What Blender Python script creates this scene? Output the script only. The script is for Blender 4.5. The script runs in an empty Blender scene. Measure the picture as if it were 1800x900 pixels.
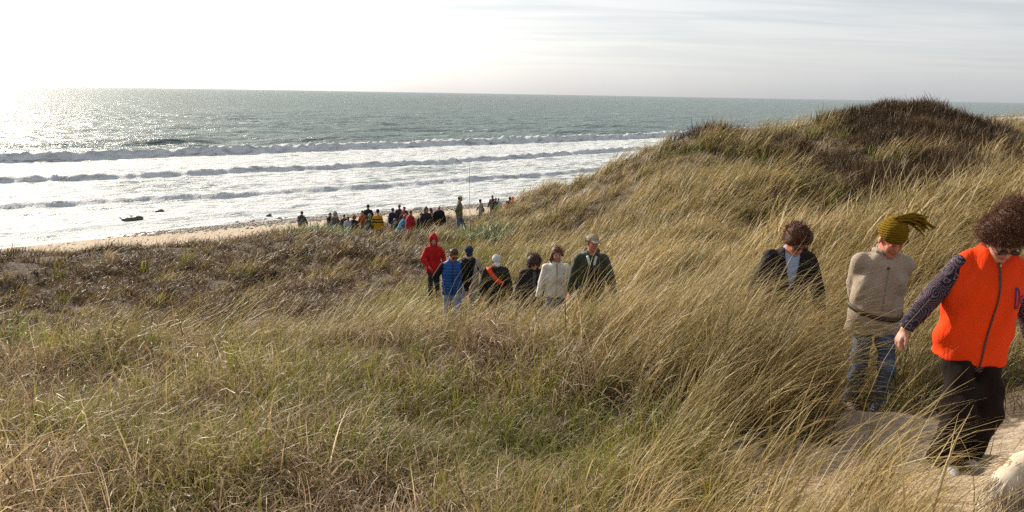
import bpy, math, random
import numpy as np
from mathutils import Vector, Matrix

rad = math.radians
scene = bpy.context.scene
COL = scene.collection

# ------------------------------------------------------------------ camera
F_PX, PITCH, ROLL, EYE = 1360.0, 11.85, 1.0, 11.0     # the photograph is 1800 px wide; sea level is z = 0
cam = bpy.data.cameras.new('camera')
cam.sensor_width = 36.0
cam.lens = 36.0 * F_PX / 1800.0
cam.clip_start = 0.05
cam.clip_end = 60000
camo = bpy.data.objects.new('camera', cam)
COL.objects.link(camo)
RC = Matrix.Rotation(rad(90 - PITCH), 3, 'X') @ Matrix.Rotation(rad(ROLL), 3, 'Z')
camo.matrix_world = Matrix.Translation((0, 0, EYE)) @ RC.to_4x4()
scene.camera = camo
RCN = np.array(RC)

# ------------------------------------------------------------------ world, sun, exposure
SUN_AZ, SUN_EL = -43.0, 25.0                          # degrees; azimuth from +Y, negative = left
sdir = Vector((math.sin(rad(SUN_AZ)) * math.cos(rad(SUN_EL)), math.cos(rad(SUN_AZ)) * math.cos(rad(SUN_EL)), math.sin(rad(SUN_EL))))
sun = bpy.data.lights.new('sun', 'SUN')
sun.energy = 5.0
sun.angle = rad(0.5)
sun.color = (1.0, 0.89, 0.73)
suno = bpy.data.objects.new('sun', sun)
suno.rotation_euler = sdir.to_track_quat('Z', 'Y').to_euler()
suno.location = (0, 0, 40)
COL.objects.link(suno)

world = bpy.data.worlds.new('World')
scene.world = world
world.use_nodes = True
wt = world.node_tree
wt.nodes.clear()

def N(t, kind, **kw):
    n = t.nodes.new(kind)
    for k, v in kw.items():
        if k.startswith('i_'):
            n.inputs[k[2:].replace('_', ' ')].default_value = v
        else:
            setattr(n, k, v)
    return n

def ramp(t, fac, stops, interp='LINEAR'):
    r = t.nodes.new('ShaderNodeValToRGB')
    r.color_ramp.interpolation = interp
    e = r.color_ramp.elements
    while len(e) < len(stops):
        e.new(0.5)
    for el, (p, c) in zip(e, stops):
        el.position = p
        el.color = (c[0], c[1], c[2], 1) if not isinstance(c, (int, float)) else (c, c, c, 1)
    t.links.new(fac, r.inputs[0])
    return r.outputs[0]

def mixc(t, fac, a, b, mode='MIX'):
    m = t.nodes.new('ShaderNodeMix')
    m.data_type = 'RGBA'
    m.blend_type = mode
    for k, v in ((0, fac), (6, a), (7, b)):
        if isinstance(v, bpy.types.NodeSocket):
            t.links.new(v, m.inputs[k])
        elif isinstance(v, (int, float)):
            m.inputs[k].default_value = v if k == 0 else (v, v, v, 1)
        else:
            m.inputs[k].default_value = (v[0], v[1], v[2], 1)
    return m.outputs[2]

def mth(t, op, a, b=0.0, c=0.0, clamp=False):
    m = t.nodes.new('ShaderNodeMath')
    m.operation = op
    m.use_clamp = clamp
    for k, v in enumerate((a, b, c)):
        if isinstance(v, bpy.types.NodeSocket):
            t.links.new(v, m.inputs[k])
        else:
            m.inputs[k].default_value = v
    return m.outputs[0]

def noise(t, vec, scale, detail=4, rough=0.55, dist=0.0):
    n = N(t, 'ShaderNodeTexNoise')
    n.inputs['Scale'].default_value = scale
    n.inputs['Detail'].default_value = detail
    n.inputs['Roughness'].default_value = rough
    n.inputs['Distortion'].default_value = dist
    if vec is not None:
        t.links.new(vec, n.inputs['Vector'])
    return n.outputs['Fac']

def mapping(t, vec, scale=(1, 1, 1), rot=(0, 0, 0), loc=(0, 0, 0)):
    m = N(t, 'ShaderNodeMapping')
    m.inputs['Scale'].default_value = scale
    m.inputs['Rotation'].default_value = rot
    m.inputs['Location'].default_value = loc
    t.links.new(vec, m.inputs['Vector'])
    return m.outputs[0]

sky = N(wt, 'ShaderNodeTexSky')
sky.sky_type = 'NISHITA'
sky.sun_disc = False
sky.sun_elevation = rad(SUN_EL)
sky.sun_rotation = rad(SUN_AZ)
sky.air_density = 1.0
sky.dust_density = 1.8
sky.ozone_density = 1.0
hs = N(wt, 'ShaderNodeHueSaturation')
hs.inputs['Saturation'].default_value = 0.42
wt.links.new(sky.outputs[0], hs.inputs['Color'])
tc = N(wt, 'ShaderNodeTexCoord')
# a high thin cloud sheet: direction projected on a plane overhead, streaked
sx = N(wt, 'ShaderNodeSeparateXYZ')
wt.links.new(tc.outputs['Generated'], sx.inputs[0])
zc = mth(wt, 'MAXIMUM', sx.outputs[2], 0.03)
zc = mth(wt, 'ADD', zc, 0.06)
cx = N(wt, 'ShaderNodeCombineXYZ')
wt.links.new(mth(wt, 'DIVIDE', sx.outputs[0], zc), cx.inputs[0])
wt.links.new(mth(wt, 'DIVIDE', sx.outputs[1], zc), cx.inputs[1])
cn = noise(wt, mapping(wt, cx.outputs[0], (0.35, 1.3, 1), (0, 0, 0.25)), 1.1, 7, 0.6, 0.4)
cf = ramp(wt, cn, [(0.40, 0.0), (0.60, 1.0)])
cf = mth(wt, 'MULTIPLY', cf, ramp(wt, sx.outputs[2], [(0.02, 0.12), (0.14, 0.85)]))
bright = mixc(wt, 1.0, hs.outputs[0], (1.32, 1.29, 1.27), 'MULTIPLY')
skyc = mixc(wt, cf, hs.outputs[0], bright)
# bring the far-from-sun part of a hazy sky up towards pale grey
skyc = mixc(wt, 0.42, skyc, mixc(wt, cf, (6.0, 6.35, 6.9), (7.6, 7.6, 7.6)))
skyc = mixc(wt, 1.0, skyc, ramp(wt, sx.outputs[2], [(0.0, 1.24), (0.10, 1.14), (0.30, 1.02)]), 'MULTIPLY')
bg = N(wt, 'ShaderNodeBackground')
bg.inputs['Strength'].default_value = 0.078
wt.links.new(skyc, bg.inputs[0])
wo = N(wt, 'ShaderNodeOutputWorld')
wt.links.new(bg.outputs[0], wo.inputs[0])

scene.view_settings.view_transform = 'Standard'
scene.view_settings.look = 'None'
scene.view_settings.exposure = 0.58
scene.view_settings.gamma = 1
scene.view_settings.use_curve_mapping = False
scene.cycles.max_bounces = 4
scene.cycles.diffuse_bounces = 2
scene.cycles.glossy_bounces = 2
scene.cycles.transmission_bounces = 2
scene.cycles.transparent_max_bounces = 8
scene.cycles.volume_bounces = 0
scene.cycles.sample_clamp_indirect = 4.0
scene.cycles.caustics_reflective = False
scene.cycles.caustics_refractive = False
scene.cycles.use_denoising = False
scene.cycles.adaptive_threshold = 0.02

# ------------------------------------------------------------------ small helpers
def ray(px, py):
    d = RCN @ np.array([(px - 900) / F_PX, -(py - 450) / F_PX, -1.0])
    return d / d[1]

def at(px, py, D, dz=0.0):
    d = ray(px, py)
    return np.array([d[0] * D, D, EYE + d[2] * D - dz])

def at_sea(px, py, z=0.0):
    d = ray(px, py)
    return d[:2] * ((z - EYE) / d[2])

def pix(p):
    c = RCN.T @ (np.asarray(p, float) - np.array([0, 0, EYE]))
    return 900 + F_PX * c[0] / -c[2], 450 - F_PX * c[1] / -c[2]

_rs = np.random.RandomState(7)
def _table(seed, n=768, feat=12.0):
    q = np.random.RandomState(seed).randn(n, n)
    kx = np.fft.fftfreq(n)[:, None]; ky = np.fft.rfftfreq(n)[None]
    k = np.hypot(kx, ky) * feat
    g = np.fft.irfft2(np.fft.rfft2(q) * np.exp(-(k ** 2) * 1.6), s=(n, n))
    return (g / g.std() * 0.5).astype(np.float32)
_TAB = _table(3)
def snoise(x, y, scale, seed=0, octaves=2):
    """smooth noise, mostly -1..1"""
    x, y = np.broadcast_arrays(np.asarray(x, float), np.asarray(y, float))
    n = _TAB.shape[0]
    out = 0; amp = 1; tot = 0
    for o in range(octaves):
        a = 0.6 + 1.7 * seed + 2.1 * o
        f = 9.0 * 2 ** o / scale
        u = (x * math.cos(a) - y * math.sin(a)) * f + 137.3 * seed + 31 * o
        v = (x * math.sin(a) + y * math.cos(a)) * f + 71.9 * seed + 57 * o
        iu = np.floor(u); iv = np.floor(v)
        fu = (u - iu).astype(np.float32); fv = (v - iv).astype(np.float32)
        iu = iu.astype(np.int64) % n; iv = iv.astype(np.int64) % n
        ju = (iu + 1) % n; jv = (iv + 1) % n
        s = (_TAB[iu, iv] * (1 - fu) + _TAB[ju, iv] * fu) * (1 - fv) + (_TAB[iu, jv] * (1 - fu) + _TAB[ju, jv] * fu) * fv
        out = out + amp * s; tot += amp; amp *= 0.5
    return np.clip(out / tot * 1.15, -1.4, 1.4)

def smooth(a, b, x):
    t = np.clip((x - a) / (b - a), 0, 1)
    return t * t * (3 - 2 * t)

def new_mesh(name, v, f, mats=(), attrs=None, smooth_shade=True, midx=None, cattrs=None):
    me = bpy.data.meshes.new(name)
    v = np.asarray(v, np.float32)
    if isinstance(f, np.ndarray) and f.ndim == 2:
        nf, k = f.shape
        me.vertices.add(len(v)); me.vertices.foreach_set('co', v.ravel())
        me.loops.add(nf * k); me.loops.foreach_set('vertex_index', f.astype(np.int32).ravel())
        me.polygons.add(nf)
        me.polygons.foreach_set('loop_start', np.arange(0, nf * k, k, dtype=np.int32))
        me.update(calc_edges=True)
    else:
        me.from_pydata([tuple(map(float, p)) for p in v], [], [tuple(map(int, q)) for q in f])
    me.polygons.foreach_set('use_smooth', np.full(len(me.polygons), smooth_shade))
    for m in mats:
        me.materials.append(m)
    if midx is not None:
        me.polygons.foreach_set('material_index', np.asarray(midx, np.int32))
    for k, a in (attrs or {}).items():
        at_ = me.attributes.new(k, 'FLOAT', 'POINT')
        at_.data.foreach_set('value', np.asarray(a, np.float32).ravel())
    for k, a in (cattrs or {}).items():
        at_ = me.attributes.new(k, 'FLOAT_COLOR', 'POINT')
        a = np.asarray(a, np.float32)
        at_.data.foreach_set('color', np.concatenate([a, np.ones((len(a), 1), np.float32)], 1).ravel())
    me.update()
    return me

def link(name, me, parent=None, label=None, category=None, group=None, kind=None, loc=None, rot=None):
    o = bpy.data.objects.new(name, me)
    COL.objects.link(o)
    if loc is not None: o.location = [float(c) for c in loc]
    if rot is not None: o.rotation_euler = rot
    if parent is not None: o.parent = parent
    for k, x in (('label', label), ('category', category), ('group', group), ('kind', kind)):
        if x: o[k] = x
    return o

def mat(name):
    m = bpy.data.materials.new(name)
    m.use_nodes = True
    t = m.node_tree
    t.nodes.clear()
    out = N(t, 'ShaderNodeOutputMaterial')
    p = N(t, 'ShaderNodeBsdfPrincipled')
    t.links.new(p.outputs[0], out.inputs[0])
    return m, t, p, out

def setin(t, p, name, v):
    if isinstance(v, bpy.types.NodeSocket):
        t.links.new(v, p.inputs[name])
    elif isinstance(v, (tuple, list)):
        p.inputs[name].default_value = (v[0], v[1], v[2], 1)
    else:
        p.inputs[name].default_value = v

def bump(t, p, h, dist=0.01, strength=1.0):
    b = N(t, 'ShaderNodeBump')
    b.inputs['Distance'].default_value = dist
    b.inputs['Strength'].default_value = strength
    t.links.new(h, b.inputs['Height'])
    t.links.new(b.outputs[0], p.inputs['Normal'])
    return b

def attr(t, name, kind='GEOMETRY'):
    a = N(t, 'ShaderNodeAttribute')
    a.attribute_type = kind
    a.attribute_name = name
    return a
# ------------------------------------------------------------------ shoreline and wave lines (world, from where they stand on the water)
A0 = rad(42)
EU = np.array([math.cos(A0), math.sin(A0)]); EV = np.array([-math.sin(A0), math.cos(A0)])
def line(pts):
    w = np.array([at_sea(*p) for p in pts])
    u, v = w @ EU, w @ EV
    i = np.argsort(u)
    u, v = u[i], v[i]
    u = np.concatenate([[-5000, u[0] - 60], u, [u[-1] + 500, 40000]])
    v = np.concatenate([[v[0] + 25, v[0] + 6], v, [v[-1] + 500 * 0.122, v[-1] + 80]])
    def f(q):
        a = 0
        for k in (-12, -6, 0, 6, 12):
            a = a + np.interp(q + k, u, v)
        return a / 5
    return f
W0 = line([(0, 438), (200, 415), (400, 391), (600, 378), (800, 364), (900, 356)])
W1 = line([(0, 368), (200, 357), (400, 346), (560, 340), (700, 328), (850, 319), (1000, 305)])
W2 = line([(0, 322), (200, 315), (400, 304), (700, 292), (900, 279), (1100, 265), (1180, 259)])
W3 = line([(0, 287), (200, 279), (400, 271), (500, 267), (700, 259), (900, 251), (1100, 245), (1210, 237)])

def inland(x, y):
    """metres inland of the waterline (negative = out at sea)"""
    u = x * EU[0] + y * EU[1]; v = x * EV[0] + y * EV[1]
    return W0(u) - v

# ------------------------------------------------------------------ people: column, top-of-head pixel, distance guess, height
def walk(px, top, D, H):
    p = at(px, top, D)
    return (p[0], D, p[2] - H)
PATH_STANDS = {'orange': walk(1700, 345, 4.5, 1.70), 'fleece': walk(1530, 372, 6.0, 1.70), 'blazer': walk(1385, 408, 7.1, 1.66),
               'olive': walk(1040, 421, 10.9, 1.74), 'white': walk(978, 430, 12.3, 1.66), 'coat': walk(935, 442, 14.2, 1.62),
               'sash': walk(866, 441, 15.0, 1.66), 'vest': walk(788, 430, 15.6, 1.74), 'navycap': walk(823, 425, 16.6, 1.74),
               'red': walk(760, 410, 19.5, 1.68), 'plaid': walk(807, 341, 33.0, 1.80)}
cps = [tuple(v) for v in PATH_STANDS.values()]
def cp(px, py, D, dz=0.3):
    cps.append(tuple(at(px, py, D, dz)))
def cz(x, y, zrel):
    cps.append((x, y, EYE + zrel))
# where the camera stands and behind
for x, y, z in [(0, 0, -1.65), (-4, 0, -1.8), (4, 0, -1.5), (0, -6, -1.8), (-12, -5, -2.5), (12, -4, -1.0), (-30, -10, -4.5), (30, -10, -0.5), (0, -30, -4), (-40, 5, -6.5), (14, 3, -0.9), (25, 8, -1.2), (45, 10, -2)]:
    cz(x, y, z)
for px, D, z in [(0, 3, -2.0), (450, 3, -2.0), (900, 3, -2.02), (1350, 3.1, -2.0), (1600, 3.3, -1.95), (1800, 3.2, -1.85),
                 (0, 5.5, -2.5), (450, 5.5, -2.45), (900, 5.3, -2.35), (1250, 5.3, -2.3), (1780, 4.8, -2.1), (1780, 6.3, -2.2)]:
    cps.append((ray(px, 600)[0] * D, D, EYE + z))
cp(0, 596, 9.5, .35); cp(250, 580, 9, .35); cp(500, 562, 8.8, .35); cp(700, 556, 8.5, .4); cp(900, 550, 8.2, .42); cp(1080, 545, 7.8, .42); cp(1250, 535, 7.2, .45)
cp(1350, 560, 5.9, .45); cp(-300, 600, 10, .35)
for px, D, z in [(-300, 15, -6.1), (0, 14.5, -6.1), (300, 14, -5.9), (500, 13.5, -5.5), (680, 13, -4.9)]:
    cps.append((ray(px, 600)[0] * D, D, EYE + z))
cp(-300, 560, 21); cp(-300, 490, 28); cp(-300, 440, 34)
cp(0, 560, 21); cp(0, 500, 27); cp(0, 431, 34); cp(250, 560, 20); cp(250, 490, 27); cp(250, 425, 34)
cp(500, 545, 18.5); cp(500, 475, 26); cp(500, 412, 33); cp(650, 505, 21); cp(650, 448, 27); cp(620, 404, 35); cp(700, 560, 14.5); cp(720, 409, 35); cp(560, 398, 36.5)
cp(850, 445, 26); cp(900, 475, 20); cp(700, 540, 16)
for px, D, z in [(-300, 39, -8.8), (0, 39, -8.7), (250, 39, -8.5), (500, 39, -8.2), (650, 40, -8.1), (780, 42, -8.2)]:
    cps.append((ray(px, 400)[0] * D, D, EYE + z))
# the big dune on the right
cp(1150, 520, 9.6); cp(1200, 500, 10); cp(1260, 462, 11.5); cp(1350, 430, 12); cp(1500, 400, 12); cp(1620, 375, 12); cp(1740, 352, 12); cp(1900, 340, 12)
cp(1300, 440, 14.5, .9); cp(1480, 400, 15.5, 1.5); cp(1650, 360, 16.5, 1.5)
cp(1200, 405, 17.5); cp(1350, 330, 22); cp(1400, 260, 27); cp(1520, 300, 22); cp(1620, 300, 21); cp(1720, 300, 20); cp(1850, 300, 20)
cp(1520, 240, 26); cp(1650, 240, 26); cp(1780, 262, 25)
cp(925, 356, 43, .2); cp(962, 326, 41, .25); cp(1040, 306, 38, .25); cp(1100, 292, 37); cp(1160, 280, 36.3); cp(1195, 272, 35.5); cp(1207, 258, 34.4, .2); cp(1222, 216, 32.6, .1); cp(1255, 206, 32.3, .1); cp(1290, 214, 32, .3); cp(1300, 210, 32); cp(1400, 204, 31)
cp(1490, 196, 31); cp(1550, 188, 30); cp(1640, 184, 30); cp(1710, 200, 30); cp(1780, 224, 30)
cp(930, 400, 32); cp(880, 405, 36, .2); cp(1000, 385, 30); cp(1000, 440, 21); cp(1100, 425, 20); cp(1100, 350, 28); cp(1200, 330, 26); cp(1010, 480, 16.5); cp(1100, 480, 14)
for px, D, z in [(1000, 47, -7.5), (1100, 44, -6), (1200, 41, -5.5), (1300, 39, -4), (1400, 38, -3), (1550, 38, -2.5), (1700, 38, -3.5), (1850, 38, -4.5), (1180, 37, -5.0),
                 (1400, 60, -7), (2100, 60, -6), (1950, 100, -7), (2300, 30, -3), (2600, 20, -2)]:
    cps.append((ray(px, 300)[0] * D, D, EYE + z))
cp(1730, 226, 56, .5); cp(1790, 219, 60, .5); cp(1860, 214, 62, .5); cp(1795, 223, 150, .3); cp(1850, 221, 160, .3)
CP = np.array(cps)
def _phi(r2): return np.sqrt(r2 + 1.2)
_d2 = ((CP[:, None, :2] - CP[None, :, :2]) ** 2).sum(-1)
_n = len(CP)
_A = np.zeros((_n + 3, _n + 3)); _A[:_n, :_n] = _phi(_d2) + np.eye(_n) * -0.05
_A[:_n, _n] = 1; _A[:_n, _n + 1:] = CP[:, :2]; _A[_n, :_n] = 1; _A[_n + 1:, :_n] = CP[:, :2].T
_W = np.linalg.solve(_A, np.concatenate([CP[:, 2], [0, 0, 0]]))

PATH = np.array([(2.0, 1.2), (2.35, 2.6)] + [PATH_STANDS[k][:2] for k in ('orange', 'fleece', 'blazer', 'olive', 'white', 'coat', 'sash', 'vest', 'red')] + [(-2.2, 26), PATH_STANDS['plaid'][:2], (-3.2, 42)])
def seg_dist(x, y, P):
    best = np.full(np.shape(x), 1e9)
    for (ax, ay), (bx, by) in zip(P[:-1], P[1:]):
        dx, dy = bx - ax, by - ay
        t = np.clip(((x - ax) * dx + (y - ay) * dy) / (dx * dx + dy * dy), 0, 1)
        best = np.minimum(best, np.hypot(x - ax - t * dx, y - ay - t * dy))
    return best

def height(x, y):
    x = np.asarray(x, float); y = np.asarray(y, float)
    sh = x.shape
    xf, yf = x.ravel(), y.ravel()
    z = np.empty(xf.shape)
    xc, yc = np.clip(xf, -70, 150), np.clip(yf, -45, 175)
    for i in range(0, len(xf), 20000):
        a, b = xc[i:i + 20000], yc[i:i + 20000]
        r = _phi((a[:, None] - CP[None, :, 0]) ** 2 + (b[:, None] - CP[None, :, 1]) ** 2)
        z[i:i + 20000] = r @ _W[:_n] + _W[_n] + a * _W[_n + 1] + b * _W[_n + 2]
    z = np.clip(z, 2.2, 12.2)
    dist = np.hypot(xf, yf)
    off = np.minimum(seg_dist(xf, yf, PATH), 40)
    hum = smooth(0.3, 1.5, off)
    amp = 0.12 + 0.20 * smooth(8, 22, dist)
    z = z + hum * (amp * snoise(xf, yf, 2.6 + 0 * xf, 1) + 0.05 * snoise(xf, yf, 0.9, 2)
                   + 0.5 * smooth(40, 90, dist) * snoise(xf, yf, 14, 3))
    z = z + hum * 0.10 * smooth(14, 9, dist) * snoise(xf, yf, 1.25, 21)
    z = z + 0.42 * smooth(12, 16, yf) * smooth(-1, 3, xf) * smooth(45, 36, yf) * snoise(xf + yf * .5, yf * .8, 4.6, 16, 1)
    z = z + 0.045 * snoise(xf, yf, 0.40, 4) * smooth(40, 10, dist) * smooth(1.2, 0, off)
    # the beach runs down into the sea
    s = inland(xf, yf)
    beach = np.where(s > 0, 0.02 + 0.115 * s, 0.085 * s)
    beach = np.maximum(beach, -6) + 0.03 * snoise(xf, yf, 3, 5)
    beach = np.where(s > 26, 3.01, beach)
    sh_ = 10 * smooth(0, 5, xf) * smooth(90, 60, yf)
    w = smooth(13 - sh_, 24 - sh_, s)
    z = np.where(s < 24 - sh_, beach * (1 - w) + z * w, z)
    return z.reshape(sh)

def axis(lo, hi, c, fine, grow):
    """coordinates, fine around c and growing outward"""
    out = [c]
    p = c; s = fine
    while p < hi:
        s = fine * (1 + grow * abs(p - c)); p += s; out.append(p)
    p = c
    while p > lo:
        s = fine * (1 + grow * abs(p - c)); p -= s; out.insert(0, p)
    return np.array(out)
gx = axis(-700, 16000, 1.5, 0.09, 0.09); gy = axis(-500, 16000, 5, 0.09, 0.09)
def sheet(gx, gy, zf):
    X, Y = np.meshgrid(gx, gy)
    Z = zf(X, Y)
    v = np.stack([X.ravel(), Y.ravel(), Z.ravel()], 1)
    nx, ny = len(gx), len(gy)
    i = np.arange(nx * ny).reshape(ny, nx)
    f = np.stack([i[:-1, :-1].ravel(), i[:-1, 1:].ravel(), i[1:, 1:].ravel(), i[1:, :-1].ravel()], 1)
    return v, f
gv, gf = sheet(gx, gy, height)
gs = inland(gv[:, 0], gv[:, 1])
keep_v = gs > -120
gf = gf[keep_v[gf].all(1)]
used = np.zeros(len(gv), bool); used[gf.ravel()] = True
remap = np.cumsum(used) - 1
gv = gv[used]; gs = gs[used]; gf = remap[gf]
def bare(x, y):
    """1 = bare sand, 0 = grown over"""
    s = inland(x, y)
    d = seg_dist(x, y, PATH)
    D = np.hypot(x, y)
    wid = 0.28 + 0.22 * smooth(6.2, 4.5, y) + 0.22 * snoise(x, y, 0.8, 6)
    b = smooth(wid + 0.22, wid - 0.05, d)
    b = b * (1 - 0.85 * smooth(7.5, 9, y))
    n = snoise(x, y, 1.3, 8)
    fx = smooth(0.95, 1.45, x + 0.22 * n) * smooth(5.3, 4.3, y) * smooth(1.5, 2.0, y)
    b = np.maximum(b, fx * smooth(-0.55, -0.05, n + 0.25 * (x - 1.7)))
    b = np.maximum(b, smooth(17.5, 15.5, s + 1.2 * snoise(x, y, 3, 9) + 9 * smooth(-1, 4, x) * smooth(90, 60, y)))
    for cx_, cy_, rx, ry in ((ray(1050, 330)[0] * 36, 36, 2.0, 1.2), (ray(1015, 322)[0] * 39, 39, 1.5, 1.0)):
        q = np.hypot((x - cx_) / rx, (y - cy_) / ry) + 0.5 * n
        b = np.maximum(b, 0.5 * smooth(0.9, 0.4, q))
    return np.clip(b, 0, 1)

m_ground, t, p, _ = mat('dune_sand')
geo = N(t, 'ShaderNodeNewGeometry').outputs['Position']
n1 = noise(t, geo, 0.9, 6); n2 = noise(t, geo, 55, 3); n3 = noise(t, geo, 9, 5)
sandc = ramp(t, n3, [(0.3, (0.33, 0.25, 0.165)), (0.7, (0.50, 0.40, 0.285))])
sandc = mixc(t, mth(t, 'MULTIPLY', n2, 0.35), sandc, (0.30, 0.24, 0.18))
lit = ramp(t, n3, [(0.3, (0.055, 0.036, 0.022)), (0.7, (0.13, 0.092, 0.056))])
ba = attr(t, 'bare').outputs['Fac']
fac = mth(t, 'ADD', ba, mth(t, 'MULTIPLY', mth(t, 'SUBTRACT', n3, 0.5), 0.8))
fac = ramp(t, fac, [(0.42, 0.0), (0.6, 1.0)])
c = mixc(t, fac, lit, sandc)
# wet and shingly near the water
sh = attr(t, 'inland').outputs['Fac']
vor = N(t, 'ShaderNodeTexVoronoi'); vor.inputs['Scale'].default_value = 3.2
t.links.new(geo, vor.inputs['Vector'])
peb = ramp(t, vor.outputs['Color'], [(0.2, (0.07, 0.065, 0.06)), (0.5, (0.23, 0.20, 0.17)), (0.9, (0.55, 0.5, 0.44))])
band = mth(t, 'MULTIPLY', ramp(t, mth(t, 'MULTIPLY', sh, 0.05), [(0.0, 0.9), (0.10, 1.0), (0.34, 0.0)]), attr(t, 'shingle').outputs['Fac'])
band = ramp(t, mth(t, 'ADD', band, mth(t, 'MULTIPLY', mth(t, 'SUBTRACT', n1, 0.5), 0.9)), [(0.35, 0.0), (0.6, 1.0)])
c = mixc(t, band, c, peb)
wet = ramp(t, mth(t, 'MULTIPLY', sh, 0.1), [(0.12, 1.0), (0.24, 0.0)])
c = mixc(t, mth(t, 'MULTIPLY', wet, 0.6), c, (0.16, 0.125, 0.09))
setin(t, p, 'Base Color', c)
setin(t, p, 'Roughness', ramp(t, wet, [(0, 0.95), (1, 0.28)]))
vf = N(t, 'ShaderNodeTexVoronoi'); vf.inputs['Scale'].default_value = 3.4; t.links.new(geo, vf.inputs['Vector'])
foot = ramp(t, vf.outputs['Distance'], [(0.12, 0.0), (0.34, 1.0)])
bump(t, p, mth(t, 'ADD', mth(t, 'ADD', mth(t, 'MULTIPLY', n3, 1.0), mth(t, 'MULTIPLY', foot, 0.7)), mth(t, 'MULTIPLY', n2, 0.15)), 0.06, 0.9)

gu = gv[:, 0] * EU[0] + gv[:, 1] * EU[1]
shing = smooth(18, 40, gu + 6 * snoise(gv[:, 0], gv[:, 1], 9, 4))
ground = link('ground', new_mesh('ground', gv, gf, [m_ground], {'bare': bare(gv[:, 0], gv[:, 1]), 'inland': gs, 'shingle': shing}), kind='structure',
              label='pale sand dunes and beach running down to the sea', category='ground')

# ------------------------------------------------------------------ sea
uu = np.concatenate([np.arange(-95, 130, 0.36), np.arange(130, 330, 0.6)])
up = [uu[-1]]
while up[-1] < 30000: up.append(up[-1] + 0.6 + 0.02 * (up[-1] - uu[-1]) + 0.5)
dn = [uu[0]]
while dn[-1] > -9000: dn.append(dn[-1] - (0.6 + 0.05 * (uu[0] - dn[-1]) + 0.5))
uu = np.concatenate([np.array(dn[1:])[::-1], uu, up[1:]])
vo = [0.0]
while vo[-1] < 18000: vo.append(vo[-1] + 0.42 + 0.0030 * vo[-1] + 0.022 * max(0, vo[-1] - 160))
vo = np.array(vo)
w0, w1, w2, w3 = W0(uu) - 0.4, W1(uu), W2(uu), W3(uu)
t0 = np.linspace(0, 1, 46)[:-1]; t1 = np.linspace(0, 1, 60)[:-1]; t2 = np.linspace(0, 1, 60)[:-1]
V = np.concatenate([w0 + (w1 - w0) * t0[:, None], w1 + (w2 - w1) * t1[:, None], w2 + (w3 - w2) * t2[:, None], w3 + vo[:, None]], 0)
U = np.broadcast_to(uu, V.shape)
X = U * EU[0] + V * EV[0]; Y = U * EU[1] + V * EV[1]
far = smooth(700, 200, np.hypot(X, Y))
def crest(w, amp, front, back, seed):
    d = V - w - 1.1 * snoise(U, 0 * U, 9, seed) - 0.5 * snoise(U, V * .3, 2.2, seed + 1)
    a = amp * (0.95 + 0.12 * snoise(U, 0 * U, 17, seed + 2) + 0.20 * snoise(U, V, 1.5, seed + 3) + 0.16 * snoise(U, V, 0.8, seed + 5))
    return a * np.where(d < 0, np.exp(-(d / front) ** 2), np.exp(-(d / back) ** 2)), d
c3, d3 = crest(w3, 1.30, 0.9, 4.0, 1)
c2, d2 = crest(w2, 0.62, 0.6, 2.6, 2)
c1, d1 = crest(w1, 0.45, 0.5, 2.2, 4)
Z = np.clip(c3, 0, 9) + np.clip(c2, 0, 9) + np.clip(c1, 0, 9)
surf = smooth(2.0, -1.0, V - w3)
Z = Z + surf * (0.07 * snoise(U * .7, V, 1.8, 5) + 0.05 * snoise(U, V, 0.9, 6)) * smooth(-0.5, 4, V - w0)
Z = Z + (np.exp(-(d3 / 1.8) ** 2) * 0.26 + np.exp(-(d2 / 1.4) ** 2) * 0.16) * snoise(U, V, 1.1, 7)
sea_ = smooth(0, 14, V - w3)
sw = snoise(U * 0.32, V, 8.5, 3, 1)
Z = Z + sea_ * far * (0.95 * np.clip(sw - 0.15, 0, 1) ** 1.1 * smooth(110, 25, V - w3) + 0.42 * snoise(U * .4, V, 7, 2) + 0.20 * snoise(U * .7, V, 2.6, 6))
Z = Z + 0.03 + smooth(12, 0, V - w0) * 0.02
# thin wash at the edge with a small lip
lip = V - w0 - 4.2 - 1.5 * snoise(U, 0 * U, 14, 2)
Z = Z + 0.16 * np.where(lip < 0, np.exp(-(lip / .5) ** 2), np.exp(-(lip / 1.4) ** 2))
foam = np.zeros(V.shape)
foam = np.maximum(foam, surf * (0.74 - 0.12 * smooth(3, 14, V - w2) * 0 ))
foam = np.where((V > w1) & (V < w2), foam - 0.10 * smooth(0.5, 5, V - w1) * smooth(0.5, 5, w2 - V), foam)
foam = np.where(V < w1, foam - 0.04, foam)
for dd, bk in ((d3, 2.5), (d2, 2.5), (d1, 2.0)):
    foam = np.maximum(foam, 1.15 * np.where(dd < 0, np.exp(-(dd / 1.6) ** 2), np.exp(-(dd / bk) ** 2)))
foam = np.maximum(foam, 1.0 * np.exp(-(lip / 1.0) ** 2))
cap = snoise(U * .4, V, 5, 7) + 0.5 * snoise(U, V, 1.8, 8)
foam = np.where(V > w3 + 6, np.maximum(foam, 0.62 * smooth(1.12, 1.35, cap) * smooth(900, 300, np.hypot(X, Y))), foam)
nv, nu = V.shape
idx = np.arange(nv * nu).reshape(nv, nu)
sf = np.stack([idx[:-1, :-1].ravel(), idx[:-1, 1:].ravel(), idx[1:, 1:].ravel(), idx[1:, :-1].ravel()], 1)
m_sea, t, p, out = mat('sea_water')
geo = N(t, 'ShaderNodeNewGeometry').outputs['Position']
wr = mapping(t, geo, (1, 1, 1), (0, 0, -A0))
st = mapping(t, wr, (0.32, 1.0, 1))
b1 = noise(t, st, 0.16, 3, 0.5); b2 = noise(t, st, 0.75, 4, 0.6); b3 = noise(t, wr, 3.2, 3, 0.55); b0 = noise(t, st, 0.035, 3, 0.5)
fo = attr(t, 'foam').outputs['Fac']
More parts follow.
